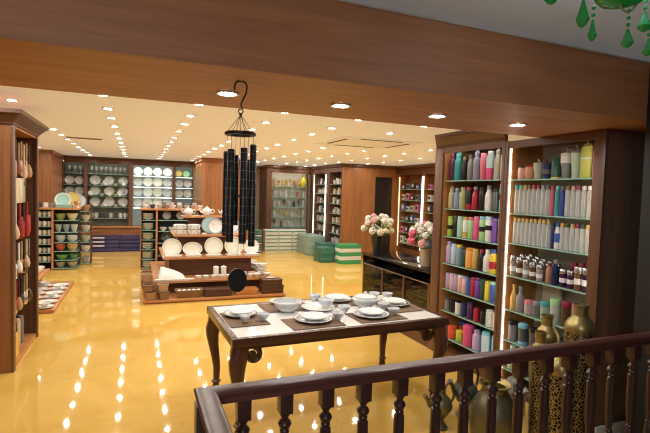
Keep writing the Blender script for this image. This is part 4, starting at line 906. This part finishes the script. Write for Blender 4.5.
# ------------------------------------------------------------------ low stepped display at the left
lp = thing('low_display_step', 'low wooden display platform of white dishes beyond the utensil cabinet', 'display stand', (-2.2, 9.2, 0))
put('base_board', BX(-1.2, -1.35, .0, 1.07, 1.0, .055, bev=.02), W_SHELF, lp)
put('step_board', BX(-1.0, -.70, .27, .66, 1.0, .305, bev=.004), W_SHELF, lp)
put('riser', BX(-.9, -.60, .055, .52, 1.0, .27), W_MIDX, lp)
k = 0
for i in range(6):
    for j in range(2):
        plate(f'white oval dish, {ORD[i]} back from the front in {["outer","inner"][j]} row of low platform', -1.28 - .27*j, 7.98 + .34*i, .058, .13, WH, 'white dishes on the low platform', 'flat_dish')
        if (i+j) % 2 == 0: bowl(f'white bowl on the {ORD[i]} {["outer","inner"][j]} dish of low platform', -1.28 - .27*j, 7.98 + .34*i, .084, .09, .055, WHITE, 'white bowls on the low platform', 'flat_bowl')
for i in range(6):
    bowl(f'white bowl, {ORD[i]} back from the front on the raised step at left', -1.68, 8.62+.25*i, .305, .105, .09, WHITE, 'white bowls on the raised step', 'step_bowl')
    stand(f'white dish, {ORD[i]} back from the front leaning on the raised step', -1.86, 8.66+.25*i, .305, .118, WH, 30, 'white dishes on the raised step', PI/2, 'leaning_dish')
# ------------------------------------------------------------------ wood blocks / pillars
def pillar(name, x0, y0, x1, y1, z1, panel_mat, faces=()):
    o = struct(name, BX(x0, y0, 0, x1, y1, z1), panel_mat); return o
pillar('pillar_left', -4.5, 13.6, -2.03, 16.0, 2.8, W_WARM)
struct('trim_2', MB().box(-2.36, 13.585, .1, -2.33, 13.60, 2.66).box(-4.5, 13.57, 2.70, -2.015, 13.60, 2.8).box(-2.03, 13.57, 2.70, -2.0, 16.0, 2.8), W_WARM)
pillar('pillar_centre', 1.68, 13.3, 3.15, 16.0, 2.8, W_WARM)
struct('trim_3', MB().box(1.65, 13.27, 2.70, 3.18, 13.30, 2.8).box(1.65, 13.30, 2.70, 1.68, 16, 2.8).box(1.80, 13.288, .3, 1.83, 13.30, 2.6).box(2.98, 13.288, .3, 3.01, 13.30, 2.6), W_WARMX)
# ------------------------------------------------------------------ dish wall
DY = 15.5
dw = thing('dish_wall_cabinet', 'long wall cabinet of plates on glass shelves at the far end', 'display cabinet', (0, 0, 0))
secs = [(-2.01, -1.47), (-1.38, -.24), (-.13, 1.04), (1.12, 1.67)]
put('top_fascia', MB().box(-1.99, DY-.03, 2.60, 1.67, DY, 2.79).box(-1.99, DY, 2.66, 1.67, DY+.45, 2.79), W_MIDX, dw)
put('crown_moulding', BX(-1.99, DY-.07, 2.74, 1.67, DY-.03, 2.79, bev=.01), W_MIDX, dw)
for x0, x1 in ((-2.02, -2.01), (-1.47, -1.38), (-.24, -.13), (1.04, 1.12)):
    put('post', BX(x0, DY-.02, .5, x1, DY+.40, 2.66), W_MID, dw)
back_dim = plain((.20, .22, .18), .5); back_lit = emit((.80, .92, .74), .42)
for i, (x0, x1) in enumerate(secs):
    put('back_panel', BX(x0, DY+.40, .72, x1, DY+.42, 2.66), emit((.74,.84,.70), (.0,.0,.26,.16)[i]) if i >= 2 else plain((.22,.25,.21), .4), dw)  # third and fourth backs glow themselves, painting in their bright lighting
    put('light_strip', BX(x0+.01, DY+.004, 2.62, x1-.01, DY+.05, 2.655), emit((.93, 1.0, .86), (3.5, 4.5, 26.0, 12.0)[i]), dw)  # out-of-view strips added behind the fascia to brighten each section
    if i >= 2:
        for z in (2.29, 1.95, 1.63, 1.30): put('light_strip', BX(x0+.02, DY+.045, z-.024, x1-.02, DY+.058, z-.014), emit((.93, 1.0, .86), 7.0 if i == 2 else 4.0), dw)  # extra strips added under the shelves to brighten these two sections
    for z in (2.29, 1.95, 1.63, 1.30, .96): glass_shelf(dw, x0, DY+.04, x1, DY+.39, z, .012, 'Y')
put('counter_ledge', BX(-1.99, DY-.20, .68, 1.67, DY+.42, .72, bev=.005), W_SHELF, dw)
put('base_cabinet', BX(-1.99, DY-.15, 0, 1.67, DY+.42, .68), W_WARMX, dw)
secn = ['first', 'second', 'brightly lit third', 'fourth']
PL = [radial((.74,.74,.72), (.45,.42,.40), .155, (.60,.55,.55)), radial((.70,.70,.68), (.30,.40,.30), .155), radial((.76,.75,.70), (.62,.55,.35), .155), radial((.66,.68,.70), (.38,.42,.50), .155, (.58,.60,.66)), radial((.78,.78,.76), (.70,.70,.68), .155)]
rn = {2.29:'top', 1.95:'second', 1.63:'third', 1.30:'fourth', .96:'fifth'}
def wall_row(si, z, xs, R, mats, shelfdesc=None):
    for i, x in enumerate(xs):
        stand(f'round plate, {ORD[i]} from left on {rn[z]} shelf, {secn[si]} section of dish wall', x, DY+.28, z, R, mats[(i + int(z*10)) % len(mats)], 12, f'plates on the {rn[z]} shelf, {secn[si]} section')
for z in (1.95, 1.63): wall_row(0, z, (-1.88, -1.61), .13, PL if z > 1.9 else PL[3:])
for z in (1.95, 1.63, 1.30): wall_row(1, z, (-1.19, -.80, -.41), .15, PL)
for z in (2.29, 1.95, 1.63, 1.30): wall_row(2, z, (.02, .31, .60, .89), .145 if z < 2.2 else .135, PL[2:])
for z in (1.95, 1.63): wall_row(3, z, (1.26, 1.52), .125, PL)
stand('yellow plate with orange rim on top shelf, fourth section of dish wall', 1.24, DY+.28, 2.29, .108, radial((.70,.58,.18), (.62,.40,.12), .108), 12)
stand('green plate beside the yellow one, fourth section of dish wall', 1.47, DY+.28, 2.29, .108, radial((.36,.66,.30), (.30,.5,.26), .108), 12)
for si, x0, n, dx in ((0, -1.88, 3, .15), (1, -1.28, 8, .13)):
    for i in range(n):
        t = thing('stem_glass', f'clear stem glass, {ORD[i]} from left on top shelf, {secn[si]} section of dish wall', 'glass', (x0+dx*i, DY+.18, 2.293), 0, f'stem glasses in the {secn[si]} section')
        put('bowl', MC('sg_b', lambda m: m.lathe([(0,.10),(.03,.115),(.045,.16),(.042,.22),(.038,.22),(.04,.16),(.025,.12),(0,.108)], 12)), gb((.7,.74,.72), .5), t)
        put('stem', MC('sg_s', lambda m: m.lathe([(0,0),(.038,0),(.036,.006),(.006,.014),(.006,.10),(0,.10)], 10)), gb((.7,.74,.72), .5), t)
for z in (1.95, 1.63, 1.30):
    for i, x in enumerate((-1.0, -.62)):
        bowl(f'small pale bowl, {ORD[i]} between the plates of {rn[z]} shelf, second section', x, DY+.14, z, .075, .07, plain((.62,.60,.52), .2), 'bowls between the plates', 'wall_bowl')
for z in (1.95, 1.63, 1.30):
    for i, x in enumerate((-1.29, -.90, -.50)):
        stand(f'small saucer, {ORD[i]} from left leaning before the plates of {rn[z]} shelf, second section', x + .12*((i+int(z*10)) % 2), DY+.19, z, .082, PL[(i+int(z*10)) % 4], 14, 'saucers in the second section', 0, 'saucer')
for i in range(8):
    o = put('coffee_mug', MC('wm', lambda m: m.lathe([(0,0),(.045,0),(.05,.01),(.05,.15),(.045,.15),(.04,.015),(0,.015)], 12).tube([(.046,0,.12),(.08,0,.11),(.08,0,.06),(.046,0,.04)], .008, 6)), [WHITE, plain((.60,.60,.56),.3), plain((.05,.05,.06),.3), plain((.1,.1,.12),.3), plain((.5,.52,.5),.3), plain((.07,.07,.08),.3), WHITE, plain((.65,.63,.58),.3)][i], None, (-1.29+.135*i, DY+.15, .963)); tag(o, f'{["white","pale","black","dark","grey","dark grey","white glossy","cream"][i]} mug, {ORD[i]} from left on fifth shelf, second section', 'mug', 'mugs on the fifth shelf of the dish wall')
# dark blue cartons on the floor along the dish wall
NB = plain((.022,.022,.085), .35); NB2 = plain((.03,.03,.11), .35)
def carton(label, x, y, z, w, d, h, mat, stripe, group, name='carton'):
    t = thing(name, label, 'carton', (x, y, z), 0, group)
    put('body', MC(('ct', w, d, h), lambda m: m.box(-w/2, -d/2, 0, w/2, d/2, h-.003, .002)), mat, t)
    put('label_strip', MC(('cs', w, d, h), lambda m: m.box(-w/2+.01, -d/2-.002, h*.35, w/2-.01, -d/2+.001, h*.65)), stripe, t)
cols = [(-1.335, .26, 3), (-1.035, .33, 4), (-.665, .40, 4), (-.23, .46, 4), (.24, .46, 4), (.71, .46, 4)]
for ci, (x, w, n) in enumerate(cols):
    for k in range(n):
        carton(f'navy blue carton, {ORD[k]} up in the {ORD[ci]} stack from left by dish wall', x, DY-.36, .118*k, w, .30, .118, NB if (k+ci) % 2 else NB2, plain((.75,.75,.78), .4) if (ci == 1 and k) else plain((.07,.07,.22), .4), 'navy cartons stacked along the dish wall')

# ------------------------------------------------------------------ showcase facing the shop (glassware), Y = 15
sc = thing('glassware_showcase', 'wooden framed glassware showcase behind the white cartons', 'display cabinet', (0, 0, 0))
SX0, SX1, SY = 3.97, 5.50, 15.0
put('side_panel', BX(SX0, SY, 0, SX0+.12, SY+1.0, 2.72), W_MID, sc)
put('dark_slot', BX(SX0-.004, SY+.25, .9, SX0, SY+.35, 2.3), plain((.02,.02,.02), .4), sc)
put('dark_slot', BX(SX0-.004, SY+.50, .9, SX0, SY+.60, 2.3), plain((.02,.02,.02), .4), sc)
put('stile', BX(SX0+.12, SY, 0, SX0+.17, SY+.05, 2.60), W_MID, sc); put('stile', BX(SX1-.07, SY, 0, SX1, SY+.05, 2.60), W_MID, sc)
put('fascia', MB().box(SX0+.12, SY, 2.55, SX1, SY+.04, 2.72).box(SX0+.12, SY+.04, 2.60, SX1, SY+.30, 2.72), W_MIDX, sc)
put('crown_moulding', BX(SX0-.06, SY-.06, 2.70, SX1, SY+1.0, 2.79, bev=.02), W_MIDX, sc)
put('back_panel', BX(SX0+.12, SY+.36, 0, SX1, SY+.38, 2.60), plain((.74,.74,.67), .25), sc)
put('base', BX(SX0+.20, SY+.02, 0, SX1-.07, SY+.36, .30), W_MIDX, sc)
put('light_strip', BX(SX0+.22, SY+.06, 2.575, SX1-.09, SY+.10, 2.595), emit((1.0,.95,.80), 9.0), sc)
SZ = [2.10, 1.74, 1.40, 1.07, .74, .40]
for z in SZ: glass_shelf(sc, SX0+.175, SY+.03, SX1-.08, SY+.355, z, .012, 'Y')
sc_rows = [[(.62,.40,.16),(.55,.30,.10),(.66,.48,.20),(.60,.34,.12),(.66,.44,.16),(.50,.25,.08),(.62,.36,.12)],
           [(.66,.68,.66),(.6,.64,.64),(.7,.7,.68),(.62,.66,.66),(.66,.2,.15),(.66,.68,.66)],
           [(.65,.62,.55),(.6,.58,.5),(.06,.06,.06),(.5,.5,.48),(.05,.05,.05),(.08,.08,.08),(.6,.6,.58)],
           [(.66,.64,.58),(.64,.48,.18),(.62,.45,.16),(.66,.60,.5),(.6,.4,.15),(.6,.58,.5)],
           [(.25,.15,.08),(.3,.2,.1),(.6,.58,.52),(.62,.6,.55),(.64,.64,.6)],
           [(.66,.66,.62),(.62,.6,.55),(.6,.6,.58),(.66,.64,.6)]]
def vaseprof(v, h):
    return [[(0,0),(.035,0),(.045,.3*h),(.05,.6*h),(.03,.85*h),(.036,h),(.03,h),(0,.9*h)], [(0,0),(.05,0),(.012,.05*h),(.010,.4*h),(.045,.6*h),(.05,h),(.044,h),(0,.55*h)], [(0,0),(.045,0),(.05,.05*h),(.05,h),(.045,h),(.04,.1*h),(0,.1*h)]][v]
cn = ['amber','clear','smoky','golden','brown','pale']
for r, row in enumerate(sc_rows):
    n = len(row)
    for i, c in enumerate(row):
        v = (r + i) % 3; h = .26 - .02*((i*7+r*3) % 4)
        o = put('ornamental_glass', MC(('og', v, round(h,2)), lambda m: m.lathe(vaseprof(v, h), 14)), gb(c, .7) if sum(c) > .3 else plain(c, .3), None, (SX0+.32+(SX1-SX0-(.50 if r else .72))*i/(n-1), SY+.18, SZ[r]+.003)); tag(o, f'{cn[r] if sum(c)>.3 else "black"} ornamental glass, {ORD[i]} from left on {sh_name[r]} shelf of glassware showcase', 'glass', f'glassware on the {sh_name[r]} showcase shelf')
t = put('melon_vase', MB().lathe([(0,0),(.05,0),(.09,.06),(.11,.16),(.09,.27),(.05,.33),(.055,.36),(0,.35)], 20), plain((.62,.52,.03), .2), None, (SX1-.19, SY+.19, SZ[0]+.003)); tag(t, 'yellow melon-shaped vase at right end of the showcase top shelf', 'vase')

# ------------------------------------------------------------------ tower block with side-facing shelves
TX0, TY0, TY1 = 5.55, 12.4, 15.0
tw = thing('display_tower', 'wooden tower with lit shelves on its side, beside dark doorway', 'display cabinet', (0, 0, 0))
put('front_panel', BX(TX0, TY0, 0, 6.55, TY0+.04, 2.72), W_WARM, tw)
put('back_panel', BX(TX0+.40, TY0+.04, 0, TX0+.42, TY1-.02, 2.6), plain((.76,.76,.70), .3), tw)
put('fascia', BX(TX0, TY0+.04, 2.56, TX0+.40, TY1, 2.72), W_MIDY, tw)
put('crown_moulding', BX(TX0-.07, TY0-.07, 2.70, 6.55, TY1-.08, 2.79, bev=.02), W_MIDY, tw)
for y0, y1 in ((TY0+.04, TY0+.12), (13.42, 13.58), (TY1-.20, TY1-.02)): put('stile', BX(TX0, y0, 0, TX0+.40, y1, 2.56), W_MID, tw)
put('base', BX(TX0+.01, TY0+.12, 0, TX0+.40, TY1-.2, .30), W_MIDY, tw)
put('light_strip', BX(TX0-.012, 13.69, .35, TX0+.004, 13.75, 2.52), LED_W, tw)
put('light_strip', BX(TX0-.012, TY1-.26, .35, TX0+.004, TY1-.22, 2.52), LED_W, tw)
TZs = [2.20, 1.90, 1.60, 1.30, 1.00, .70, .40]
bays = [('near', 12.54, 13.40), ('far', 13.78, 14.72)]
for bn, y0, y1 in bays:
    for z in TZs: glass_shelf(tw, TX0+.02, y0, TX0+.395, y1, z, .012, 'X')
k = 0
for bn, y0, y1 in bays:
    for r, z in enumerate(TZs):
        for i in range(5):
            c = [(.60,.60,.55),(.10,.10,.10),(.62,.52,.40),(.45,.40,.36),(.68,.68,.66),(.30,.22,.16)][(r*2+i*3+(bn=='far')) % 6]
            h = .13 + .03*((r+i*2) % 3)
            o = put('showpiece', MC(('sp', (r+i) % 2, round(h,2)), lambda m: m.lathe([(0,0),(.05,0),(.06,.3*h),(.035,.7*h),(.045,h),(0,h)], 12) if (r+i) % 2 else m.box(-.05,-.05,0,.05,.05,h,.006)), plain(c, .3), None, (TX0+.14, y1-.10-(y1-y0-.2)*i/4, z+.003)); tag(o, f'small {["square","round"][(r+i)%2]} showpiece, {ORD[i]} from left on {sh_name[r]} shelf, {bn} bay of display tower', 'ornament', f'ornaments on the {sh_name[r]} shelf, {bn} tower bay')
# wall with dark doorway next to the tower
struct('wall_right_back', MB().box(6.55, 12.4, 0, 6.62, 16, 2.8).box(7.22, 12.4, 0, 7.40, 16, 2.8).box(6.62, 12.4, 2.45, 7.22, 16, 2.8), W_WARM)
struct('door_1', MB().box(6.62, 12.46, 0, 7.22, 12.50, 2.45), plain((.02,.013,.010), .35))
struct('trim_4', MB().box(6.55, 12.33, 2.70, 7.33, 12.40, 2.8), W_MIDX)
# ------------------------------------------------------------------ long shelf wall behind the counter (faces the counter)
RXF = 7.33
struct('wall_right_side', BX(7.75, 2.7, 0, 7.85, 12.4, 2.8), W_WARM)
rs = thing('wall_display_shelves', 'lit wooden wall shelves of boxed watches behind the counter', 'display cabinet', (0, 0, 0))
put('fascia', BX(RXF, 8.6, 2.52, 7.75, 12.4, 2.72), W_MIDY, rs)
put('crown_moulding', BX(RXF-.08, 8.6, 2.70, 7.75, 12.32, 2.79, bev=.02), W_MIDY, rs)
put('back_panel', BX(7.70, 8.6, 0, 7.74, 12.4, 2.52), W_WARM, rs)
put('base', BX(RXF+.02, 8.6, 0, 7.70, 12.36, .35), W_MIDY, rs)
ys = [12.30, 11.10, 10.75, 9.7, 8.6]
for y0, y1 in ((12.22, 12.39), (10.86, 11.0), (9.62, 9.80), (8.6, 8.7)): put('stile', BX(RXF, y0, 0, 7.70, y1, 2.52), W_WARM, rs)
put('light_strip', BX(RXF-.012, 10.90, .4, RXF, 10.99, 2.46), LED_W, rs)
put('light_strip', BX(RXF-.012, 12.16, .4, RXF, 12.20, 2.46), emit((1.0,.75,.42), 2.0), rs)
put('mirror_panel', BX(7.66, 11.02, .35, 7.695, 11.50, 2.5), plain((.60,.62,.60), .15), rs)
RZs = [2.10, 1.78, 1.46, 1.14, .82, .50]
for y0, y1 in ((11.02, 12.20), (9.82, 10.84), (8.72, 9.60)):
    for z in RZs: glass_shelf(rs, RXF+.02, y0, 7.65, y1, z, .012, 'X')
for bi, (y0, y1, n) in enumerate(((11.1, 12.1, 5), (9.95, 10.75, 3))):
    for r, z in enumerate(RZs):
        for i in range(n):
            c = [(.05,.05,.055),(.62,.62,.60),(.20,.20,.22),(.58,.50,.40),(.09,.08,.08),(.62,.18,.36),(.10,.14,.32)][(r*3+i*2+bi*5) % 7]
            hh = round(.13 + .035*((r+i) % 3), 3)
            t = thing('watch_box', f'{"dark" if sum(c)<.5 else "coloured" if max(c)-min(c)>.2 else "pale"} boxed item, {ORD[i]} from left on {sh_name[r]} shelf, {["left","middle"][bi]} bay behind counter', 'boxed item', (RXF+.14, y1-(y1-y0)*i/(n-1), z+.003), 0, f'boxed items on the {sh_name[r]} shelf, {["left","middle"][bi]} bay')
            put('box', MC(('wb', hh), lambda m: m.box(-.06,-.075,0,.06,.075,hh,.006)), plain(c, .3), t)
            put('front_label', MC(('wl', hh), lambda m: m.box(-.063,-.045,hh*.3,-.06,.045,hh*.75)), plain((.6,.6,.58), .3) if sum(c) < .6 else BLACK, t)
# ------------------------------------------------------------------ glass counter
gc = thing('glass_counter', 'black topped glass sales counter with flower vases on it', 'counter', (0, 0, 0))
KX0, KX1, KY0, KY1 = 3.41, 4.05, 4.85, 6.72
GRAN = plain((.010,.010,.011), .08)
put('counter_top', BX(KX0-.01, KY0, .935, KX1, KY1+.01, .97, bev=.004), GRAN, gc)
put('display_front', BX(KX0, KY0, .812, KX0+.008, KY1, .935), pane((.30,.30,.32), .10), gc)
put('display_floor', BX(KX0, KY0, .79, KX1-.03, KY1-.02, .812), plain((.012,.011,.011), .3), gc)
put('display_back', BX(KX0+.16, KY0, .812, KX0+.18, KY1-.02, .935), plain((.012,.011,.011), .4), gc)
put('end_panel', BX(KX0, KY1-.02, .0, KX1, KY1, .935), pane((.58,.58,.56), .30), gc)
put('back_panel', BX(KX1-.03, KY0, 0, KX1, KY1-.02, .935), W_MIDY, gc)
put('glass_front', BX(KX0+.004, KY0, .14, KX0+.012, KY1-.02, .79), pane((.58,.58,.56), .30), gc)
put('base', BX(KX0, KY0, 0, KX1-.03, KY1-.02, .14), W_MIDY, gc)
for y in (KY0+.0, 5.45, 6.05): put('mullion', BX(KX0-.004, y, .14, KX0+.016, y+.035, .79), W_MID, gc)
for z in (.36, .60): glass_shelf(gc, KX0+.03, KY0+.02, KX1-.04, KY1-.03, z)
put('metal_trim', BX(KX0-.008, KY0, .795, KX0, KY1, .807), STEEL, gc)
for i in range(9):
    t = thing('jewellery_tray', f'silver jewellery tray, {ORD[i]} from the shop end inside the counter display', 'tray', (KX0+.075, KY1-.16-.19*i, .815), 0, 'jewellery trays in the counter display')
    put('base', MC('jt', lambda m: m.box(-.05,-.07,0,.05,.07,.02,.004)), plain((.03,.03,.032), .3), t)
    put('bracelet', MC('jb', lambda m: m.tube(arcpts((0,0,.028), .035, 0, 2*PI, 16, 'XY'), .007, 6, False)), STEEL, t)
for r, z in enumerate((.14, .36, .60)):
    for i in range(6):
        bowl(f'pale glass dish, {ORD[i]} from shop end on {["lowest","middle","upper"][r]} shelf inside the counter', KX0+.18, KY1-.25-.27*i, z, .095, .085, gb((.66,.68,.66), .65), 'glass dishes inside the counter', 'glass_dish')
# flower vases
def petalball(m):
    def fn(a, z): return 1 + .16*math.sin(5*a + z*90) + .10*math.sin(3*a - z*130)
    m.lathe([(0,-.045),(.025,-.04),(.045,-.02),(.055,.0),(.052,.02),(.042,.034),(.034,.030),(.030,.044),(.020,.050),(.014,.042),(0,.048)], 20, (0,0,0), fn)
    return m
def leafm(m):
    m.loft([[(0,-.004,0),(0,.004,0),(0,.0,.004)], [(.04,-.022,.012),(.04,.022,.012),(.04,0,.022)], [(.08,-.018,.012),(.08,.018,.012),(.08,0,.02)], [(.12,-.001,-.004),(.12,.001,-.004),(.12,0,-.003)]]); return m
FWH = plain((.80,.78,.68), .6); FPK = plain((.72,.14,.22), .6); FLP = plain((.78,.45,.46), .6); FCR = plain((.80,.72,.50), .6); LEAF = plain((.07,.20,.05), .5)
def flower_vase(label, x, y, z, vh, r0, r1, vm, rad_, ch_, hh, palette, n, seed):
    rnd = random.Random(seed)
    t = thing('flower_vase', label, 'vase of flowers', (x, y, z))
    put('vase', MB().lathe([(0,0),(r0,0),(r0*1.03,.01),(r1*.98,vh-.01),(r1,vh),(r1*.88,vh),(r0*.8,.03),(0,.03)], 24), vm, t)
    pts = []
    tries = 0
    while len(pts) < n and tries < 4000:
        tries += 1
        a = rnd.random()*2*PI; cz = rnd.uniform(-.45, 1); s = math.sqrt(max(0, 1-cz*cz))
        p = Vector((rad_*s*math.cos(a), rad_*s*math.sin(a), vh + ch_ + hh*cz))
        if all((p-q).length > .088 for q in pts): pts.append(p)
    for i, p in enumerate(pts):
        c = palette[rnd.randrange(len(palette))]
        d = (p - Vector((0,0,vh+.02))).normalized()
        f_ = put('flower', MC('petalball', petalball), c, t, p, d.to_track_quat('Z', 'Y').to_euler(), (rnd.uniform(.8,1.15),)*3)
        put('stem', MB().tube([p*1.0, Vector((p.x*.3, p.y*.3, vh-.02)), Vector((0,0,.06))], .003, 5), LEAF, t)
        if True:
            put('leaf', MC('leafm', leafm), LEAF, t, p*.86 + Vector((0,0,(vh+.05)*.14)), (rnd.uniform(-.6,.6), rnd.uniform(-.9,.4), rnd.uniform(0,6.28)), (1.1,1.1,1.1))
flower_vase('dark vase of white roses on the shop end of the counter', 3.585, 6.59, .97, .27, .058, .105, plain((.022,.022,.022), .35), .23, .15, .19, [FWH, FWH, FCR, FWH, FWH, FWH, FWH, FWH, FCR, FWH, FLP, FCR], 24, 5)
flower_vase('beige vase of white and pink flowers beside the bottle cabinet', 3.60, 5.24, .97, .235, .068, .085, plain((.52,.42,.29), .4), .205, .15, .17, [FWH, FWH, FPK, FLP, FWH, FPK, FWH, FCR, FWH], 22, 8)

# ------------------------------------------------------------------ cartons on the floor of the far shop
WG = plain((.66,.68,.62), .5); GRN = plain((.05,.30,.12), .45); DGN = plain((.03,.13,.10), .45); TGR = plain((.26,.36,.31), .5); PKL = plain((.66,.42,.40), .5); NVY = plain((.03,.06,.10), .4); GRL = plain((.10,.24,.16), .5)
def stack(x, y, n, w, d, h, mats, strip, desc, group, z0=0):
    for k in range(n):
        carton(f'{desc}, {ORD[k]} carton up from the floor', x, y, z0 + h*k, w, d, h, mats[k % len(mats)], strip[k % len(strip)], group)
stack(5.42, 11.62, 5, .62, .40, .106, [GRN, WG], [GRN, WG], 'green and white stack before the tower front', 'green and white cartons before the tower')
stack(4.88, 12.05, 2, .40, .55, .20, [DGN], [plain((.05,.18,.14), .4)], 'dark green stack left of the tower corner', 'dark green cartons by the tower')
stack(5.18, 12.75, 2, .42, .55, .22, [DGN], [plain((.05,.18,.14), .4)], 'dark green stack against tower side', 'dark green cartons by the tower')
for i in range(2): stack(5.08, 13.40+.56*i, 3, .52, .54, .20, [TGR], [PKL if i else TGR], f'grey green stack, {["nearer","farther"][i]} one along the tower side', 'grey green cartons along the tower')
for i in range(3): stack(3.98+.46*i, 14.42, 6, .44, .36, .118, [WG], [GRL], f'white and green stack, {ORD[i]} from left before showcase', 'white cartons before the showcase')
stack(3.42, 14.20, 6, .34, .36, .12, [NVY, GRL], [WG, NVY], 'navy and green stack at left of the white cartons', 'navy and green cartons')

# ------------------------------------------------------------------ ceiling fittings
LAMP = emit((1.0, .965, .91), 6.0); CORE = emit((1.0, .965, .91), 390.0)
LAMP_B = LAMP
RIM = plain((.55,.52,.46), .3, .3)
def downlight(label, x, y, z, lamp, group, r=.050):
    t = thing('downlight', label, 'ceiling light', (x, y, z), 0, group)
    put('trim_ring', MC(('dr', r), lambda m: m.lathe([(r,-.001),(r*1.28,-.001),(r*1.32,-.006),(r*1.25,-.012),(r,-.010),(r,-.001)], 20)), RIM, t)
    put('diffuser', MC(('dd', r), lambda m: m.lathe([(r*.70,-.004),(r*.98,-.004)], 20)), lamp, t)
    put('led_core', MC(('dc', r), lambda m: m.lathe([(0,-.004),(r*.68,-.004)], 16)), CORE, t)
colx = [-2.2, -1.25, -.32, .59, 1.53, 2.45, 3.36, 4.27, 5.20, 6.15, 7.05]
rowy = [4.2, 5.05, 5.91, 6.67, 7.56, 8.53, 9.35, 10.2, 11.1, 12.0, 12.9, 13.8, 14.7]
for ci, x in enumerate(colx):
    for ri, y in enumerate(rowy):
        if ci == 0 and (y < 8 or y > 13.2): continue
        if ci == 1 and 6 < y < 8: continue
        if y > 13.2 and 1.55 < x < 3.2: continue
        if y > 12.2 and x > 5.3: continue
        if y > 14.8 and x > 4: continue
        if x > 4 and y < 5.3: continue
        if ci == 10 and (y > 9.5 or y < 6.5): continue
        if abs(x-3.36) < .1 and 6.6 < y < 7.7: continue
        if abs(x-4.27) < .1 and 6.6 < y < 7.9: continue
        downlight(f'round recessed light, {ORD[ri]} from the beam in the {ORD[ci]} ceiling row from left', x, y, CEIL_Z, LAMP, 'recessed lights in the shop ceiling')
for i, x in enumerate((.485, 1.21, 1.955, 2.69)):
    downlight(f'recessed light under the wooden beam, {ORD[i]} from left', x, 2.78, 2.475, LAMP_B, 'recessed lights under the beam', .054)
SLOT = plain((.03,.025,.02), .5)
t = thing('ceiling_air_conditioner', 'cream ceiling air conditioner with dark slots', 'air conditioner', (3.66, 7.20, CEIL_Z))
put('panel', BX(-.72, -.62, -.02, .72, .62, -.001, bev=.006), glow_paint((.80,.76,.68), .16), t)  # panel paint glows too, to match the brightness of the glowing ceiling
for x0, y0, x1, y1 in ((-.60,-.40,-.56,.36), (.56,-.40,.60,.36), (-.38,-.54,.38,-.50), (-.38,.50,.38,.54)): put('air_slot', BX(x0, y0, -.026, x1, y1, -.02), SLOT, t)
t = thing('linear_vent', 'long grey linear air vent in the ceiling at left', 'vent', (-.92, 9.75, CEIL_Z), rad(4))
put('frame', BX(-.30, -.07, -.012, .30, .07, -.001), plain((.42,.38,.30), .5), t)
for k in range(4): put('slat', BX(-.28, -.055+.03*k, -.018, .28, -.04+.03*k, -.012), plain((.30,.27,.22), .5), t)

# ------------------------------------------------------------------ light on the landing side and render look
def area(name, loc, rot, size, energy, color):
    l = bpy.data.lights.new(name, 'AREA'); l.energy = energy; l.size = size; l.color = color
    o = bpy.data.objects.new(name, l); COL.objects.link(o); o.location = loc; o.rotation_euler = rot
area('landing_fill', (-.8, -1.6, 2.86), (rad(8), 0, 0), 1.2, 150, (.92, .95, 1.0))  # unseen area fill added behind the camera to brighten the beam front
w = bpy.data.worlds.new('world'); scn.world = w; w.use_nodes = True
w.node_tree.nodes['Background'].inputs[0].default_value = (.9, .92, 1.0, 1); w.node_tree.nodes['Background'].inputs[1].default_value = .06
scn.view_settings.view_transform = 'Standard'; scn.view_settings.look = 'None'; scn.view_settings.exposure = 0.0; scn.view_settings.gamma = 1.0
scn.cycles.pixel_filter_type = 'BLACKMAN_HARRIS'; scn.cycles.filter_width = 1.1; scn.cycles.use_denoising = True; scn.cycles.max_bounces = 8; scn.cycles.transparent_max_bounces = 16; scn.cycles.sample_clamp_indirect = 6.0
scn.cycles.use_light_tree = True; scn.cycles.caustics_reflective = False; scn.cycles.caustics_refractive = False
